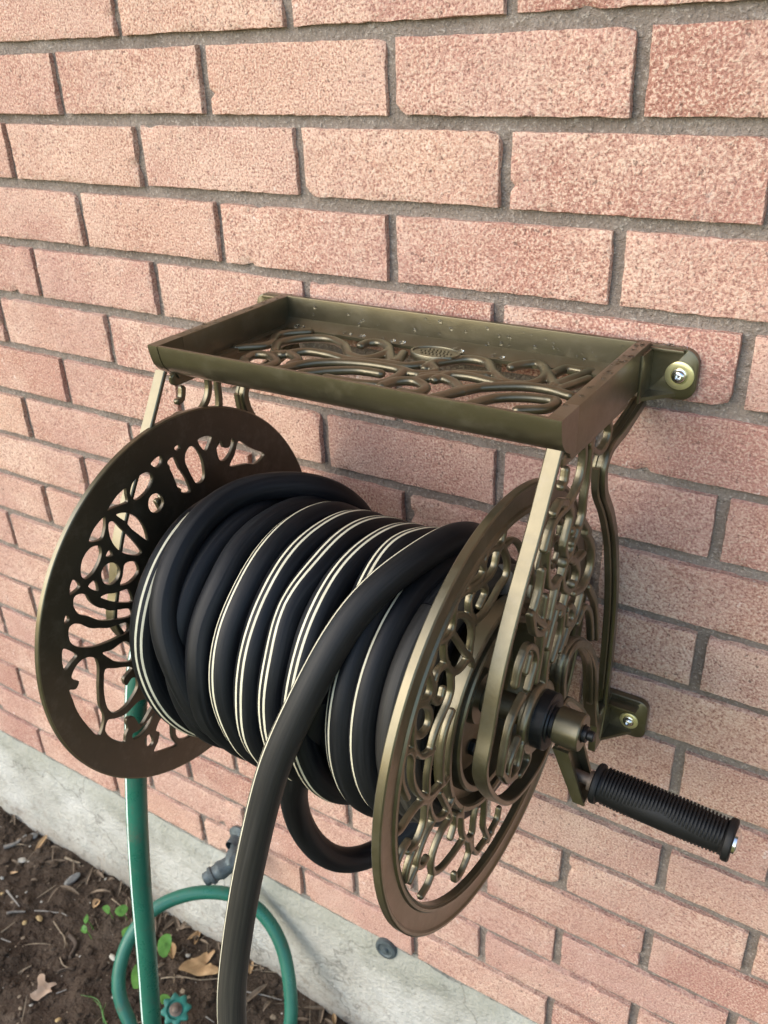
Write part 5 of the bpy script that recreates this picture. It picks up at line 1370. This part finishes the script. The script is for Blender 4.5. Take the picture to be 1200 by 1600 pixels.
scatter('soil_crumbs', 9000, SOILM, 'loose dark soil crumbs covering the ground', 'soil', (0.0016, 0.0085), BOX, 1)
scatter('pale_grit', 380, STONE_W, 'tiny pale grit specks scattered over the soil', 'grit', (0.0007, 0.0030), BOX, 2)
scatter('brown_grit', 800, TWIG, 'tiny brown bark crumbs scattered over the soil', 'grit', (0.0012, 0.0048), BOX, 3, 0.4)

def litter(name, n, mat, label, box, seed, lmin, lmax, wid, bias=1.0):
    r = random.Random(seed)
    m2 = MB()
    for _ in range(n):
        x = r.uniform(box[0], box[1]); y = box[3] - (box[3] - box[2]) * r.random() ** bias
        a = r.uniform(0, math.pi); L = r.uniform(lmin, lmax); w_ = wid * r.uniform(0.4, 1.3)
        z = soil_at(x, y) + r.uniform(0.001, 0.008)
        tilt = r.uniform(-0.35, 0.35)
        dx, dy = math.cos(a), math.sin(a)
        cur = r.uniform(-0.006, 0.010)
        row = []
        for k in range(5):
            t = k / 4 - 0.5
            ww = w_ * (1 - (2 * t) ** 2 * 0.75)
            bx_, by_, bz_ = x + dx * L * t, y + dy * L * t, z + L * t * tilt + cur * (1 - 4 * t * t) * 0.6
            row.append([(bx_ - dy * ww, by_ + dx * ww, bz_ + ww * 0.5), (bx_, by_, bz_ - ww * 0.25), (bx_ + dy * ww, by_ - dx * ww, bz_ + ww * 0.4), (bx_, by_, bz_ - ww * 0.25 - 0.0007)])
        m2.loft(row)
    m2.build(name, mat, None, 0, label=label, cat='leaf litter', kind='stuff')
litter('leaf_litter', 180, LITTER, 'brown dead leaf litter banked along the foot of the concrete', (-1.35, 1.1, -0.10, -0.012), 5, 0.010, 0.050, 0.0042, 2.0)
litter('straw_litter', 170, TWIG, 'fine dry straw and stalks strewn over the soil', (-1.3, 1.1, -0.45, -0.012), 6, 0.012, 0.060, 0.0009, 1.4)
litter('broken_leaf_litter', 46, LEAF_B, 'broken brown leaf scraps along the foot of the concrete', (-1.3, 1.1, -0.11, -0.012), 8, 0.012, 0.04, 0.007, 1.6)

# ------------------------------------------------------------------ rain drops on the tray
r = random.Random(12)
mb = MB()
def drop(mb, p, n, rad, h):
    a = Vector(n).normalized(); u = a.orthogonal().normalized(); w = a.cross(u)
    rings = []
    for k, (rr_, hh) in enumerate(((1.0, -0.05), (0.93, 0.35), (0.72, 0.70), (0.40, 0.93), (0.03, 1.0))):
        rings.append([tuple(Vector(p) + a * h * hh + (u * math.cos(2 * math.pi * j / 12) + w * math.sin(2 * math.pi * j / 12)) * rad * rr_) for j in range(12)])
    mb.loft(rings)
for _ in range(46):
    rad = r.uniform(0.0008, 0.0022)
    drop(mb, (r.uniform(0.0, 0.322), -0.0165, r.uniform(-0.3125, -0.293)), (0, -1, 0), rad, rad * 0.7)
for _ in range(18):
    rad = r.uniform(0.0016, 0.0034)
    drop(mb, (r.uniform(0.0, 0.32), r.uniform(-0.0265, -0.0240), ZB + 0.0042), (0, -0.3, 1), rad, rad * 0.30)
for xa in ((-0.0225, -0.0150), (0.3290, 0.3365)):
    for _ in range(26):
        rad = r.uniform(0.0007, 0.0022)
        drop(mb, (r.uniform(*xa), r.uniform(-0.175, -0.012), ZT + 0.0002), (0, 0, 1), rad, rad * 0.42)
for _ in range(14):
    rad = r.uniform(0.0005, 0.0011)
    drop(mb, (-0.0135, r.uniform(-0.16, -0.02), r.uniform(-0.312, -0.293)), (1, 0, 0), rad, rad * 0.7)
for _ in range(12):
    rad = r.uniform(0.0006, 0.0014)
    drop(mb, (r.uniform(0.340, 0.366), r.uniform(-0.0065, -0.002), -0.2925), (0, 0, 1), rad, rad * 1.2)
mb.build('rain_drops', WATER, None, 180, label='clear rain drops beaded on the tray rails', cat='water drops', kind='stuff')
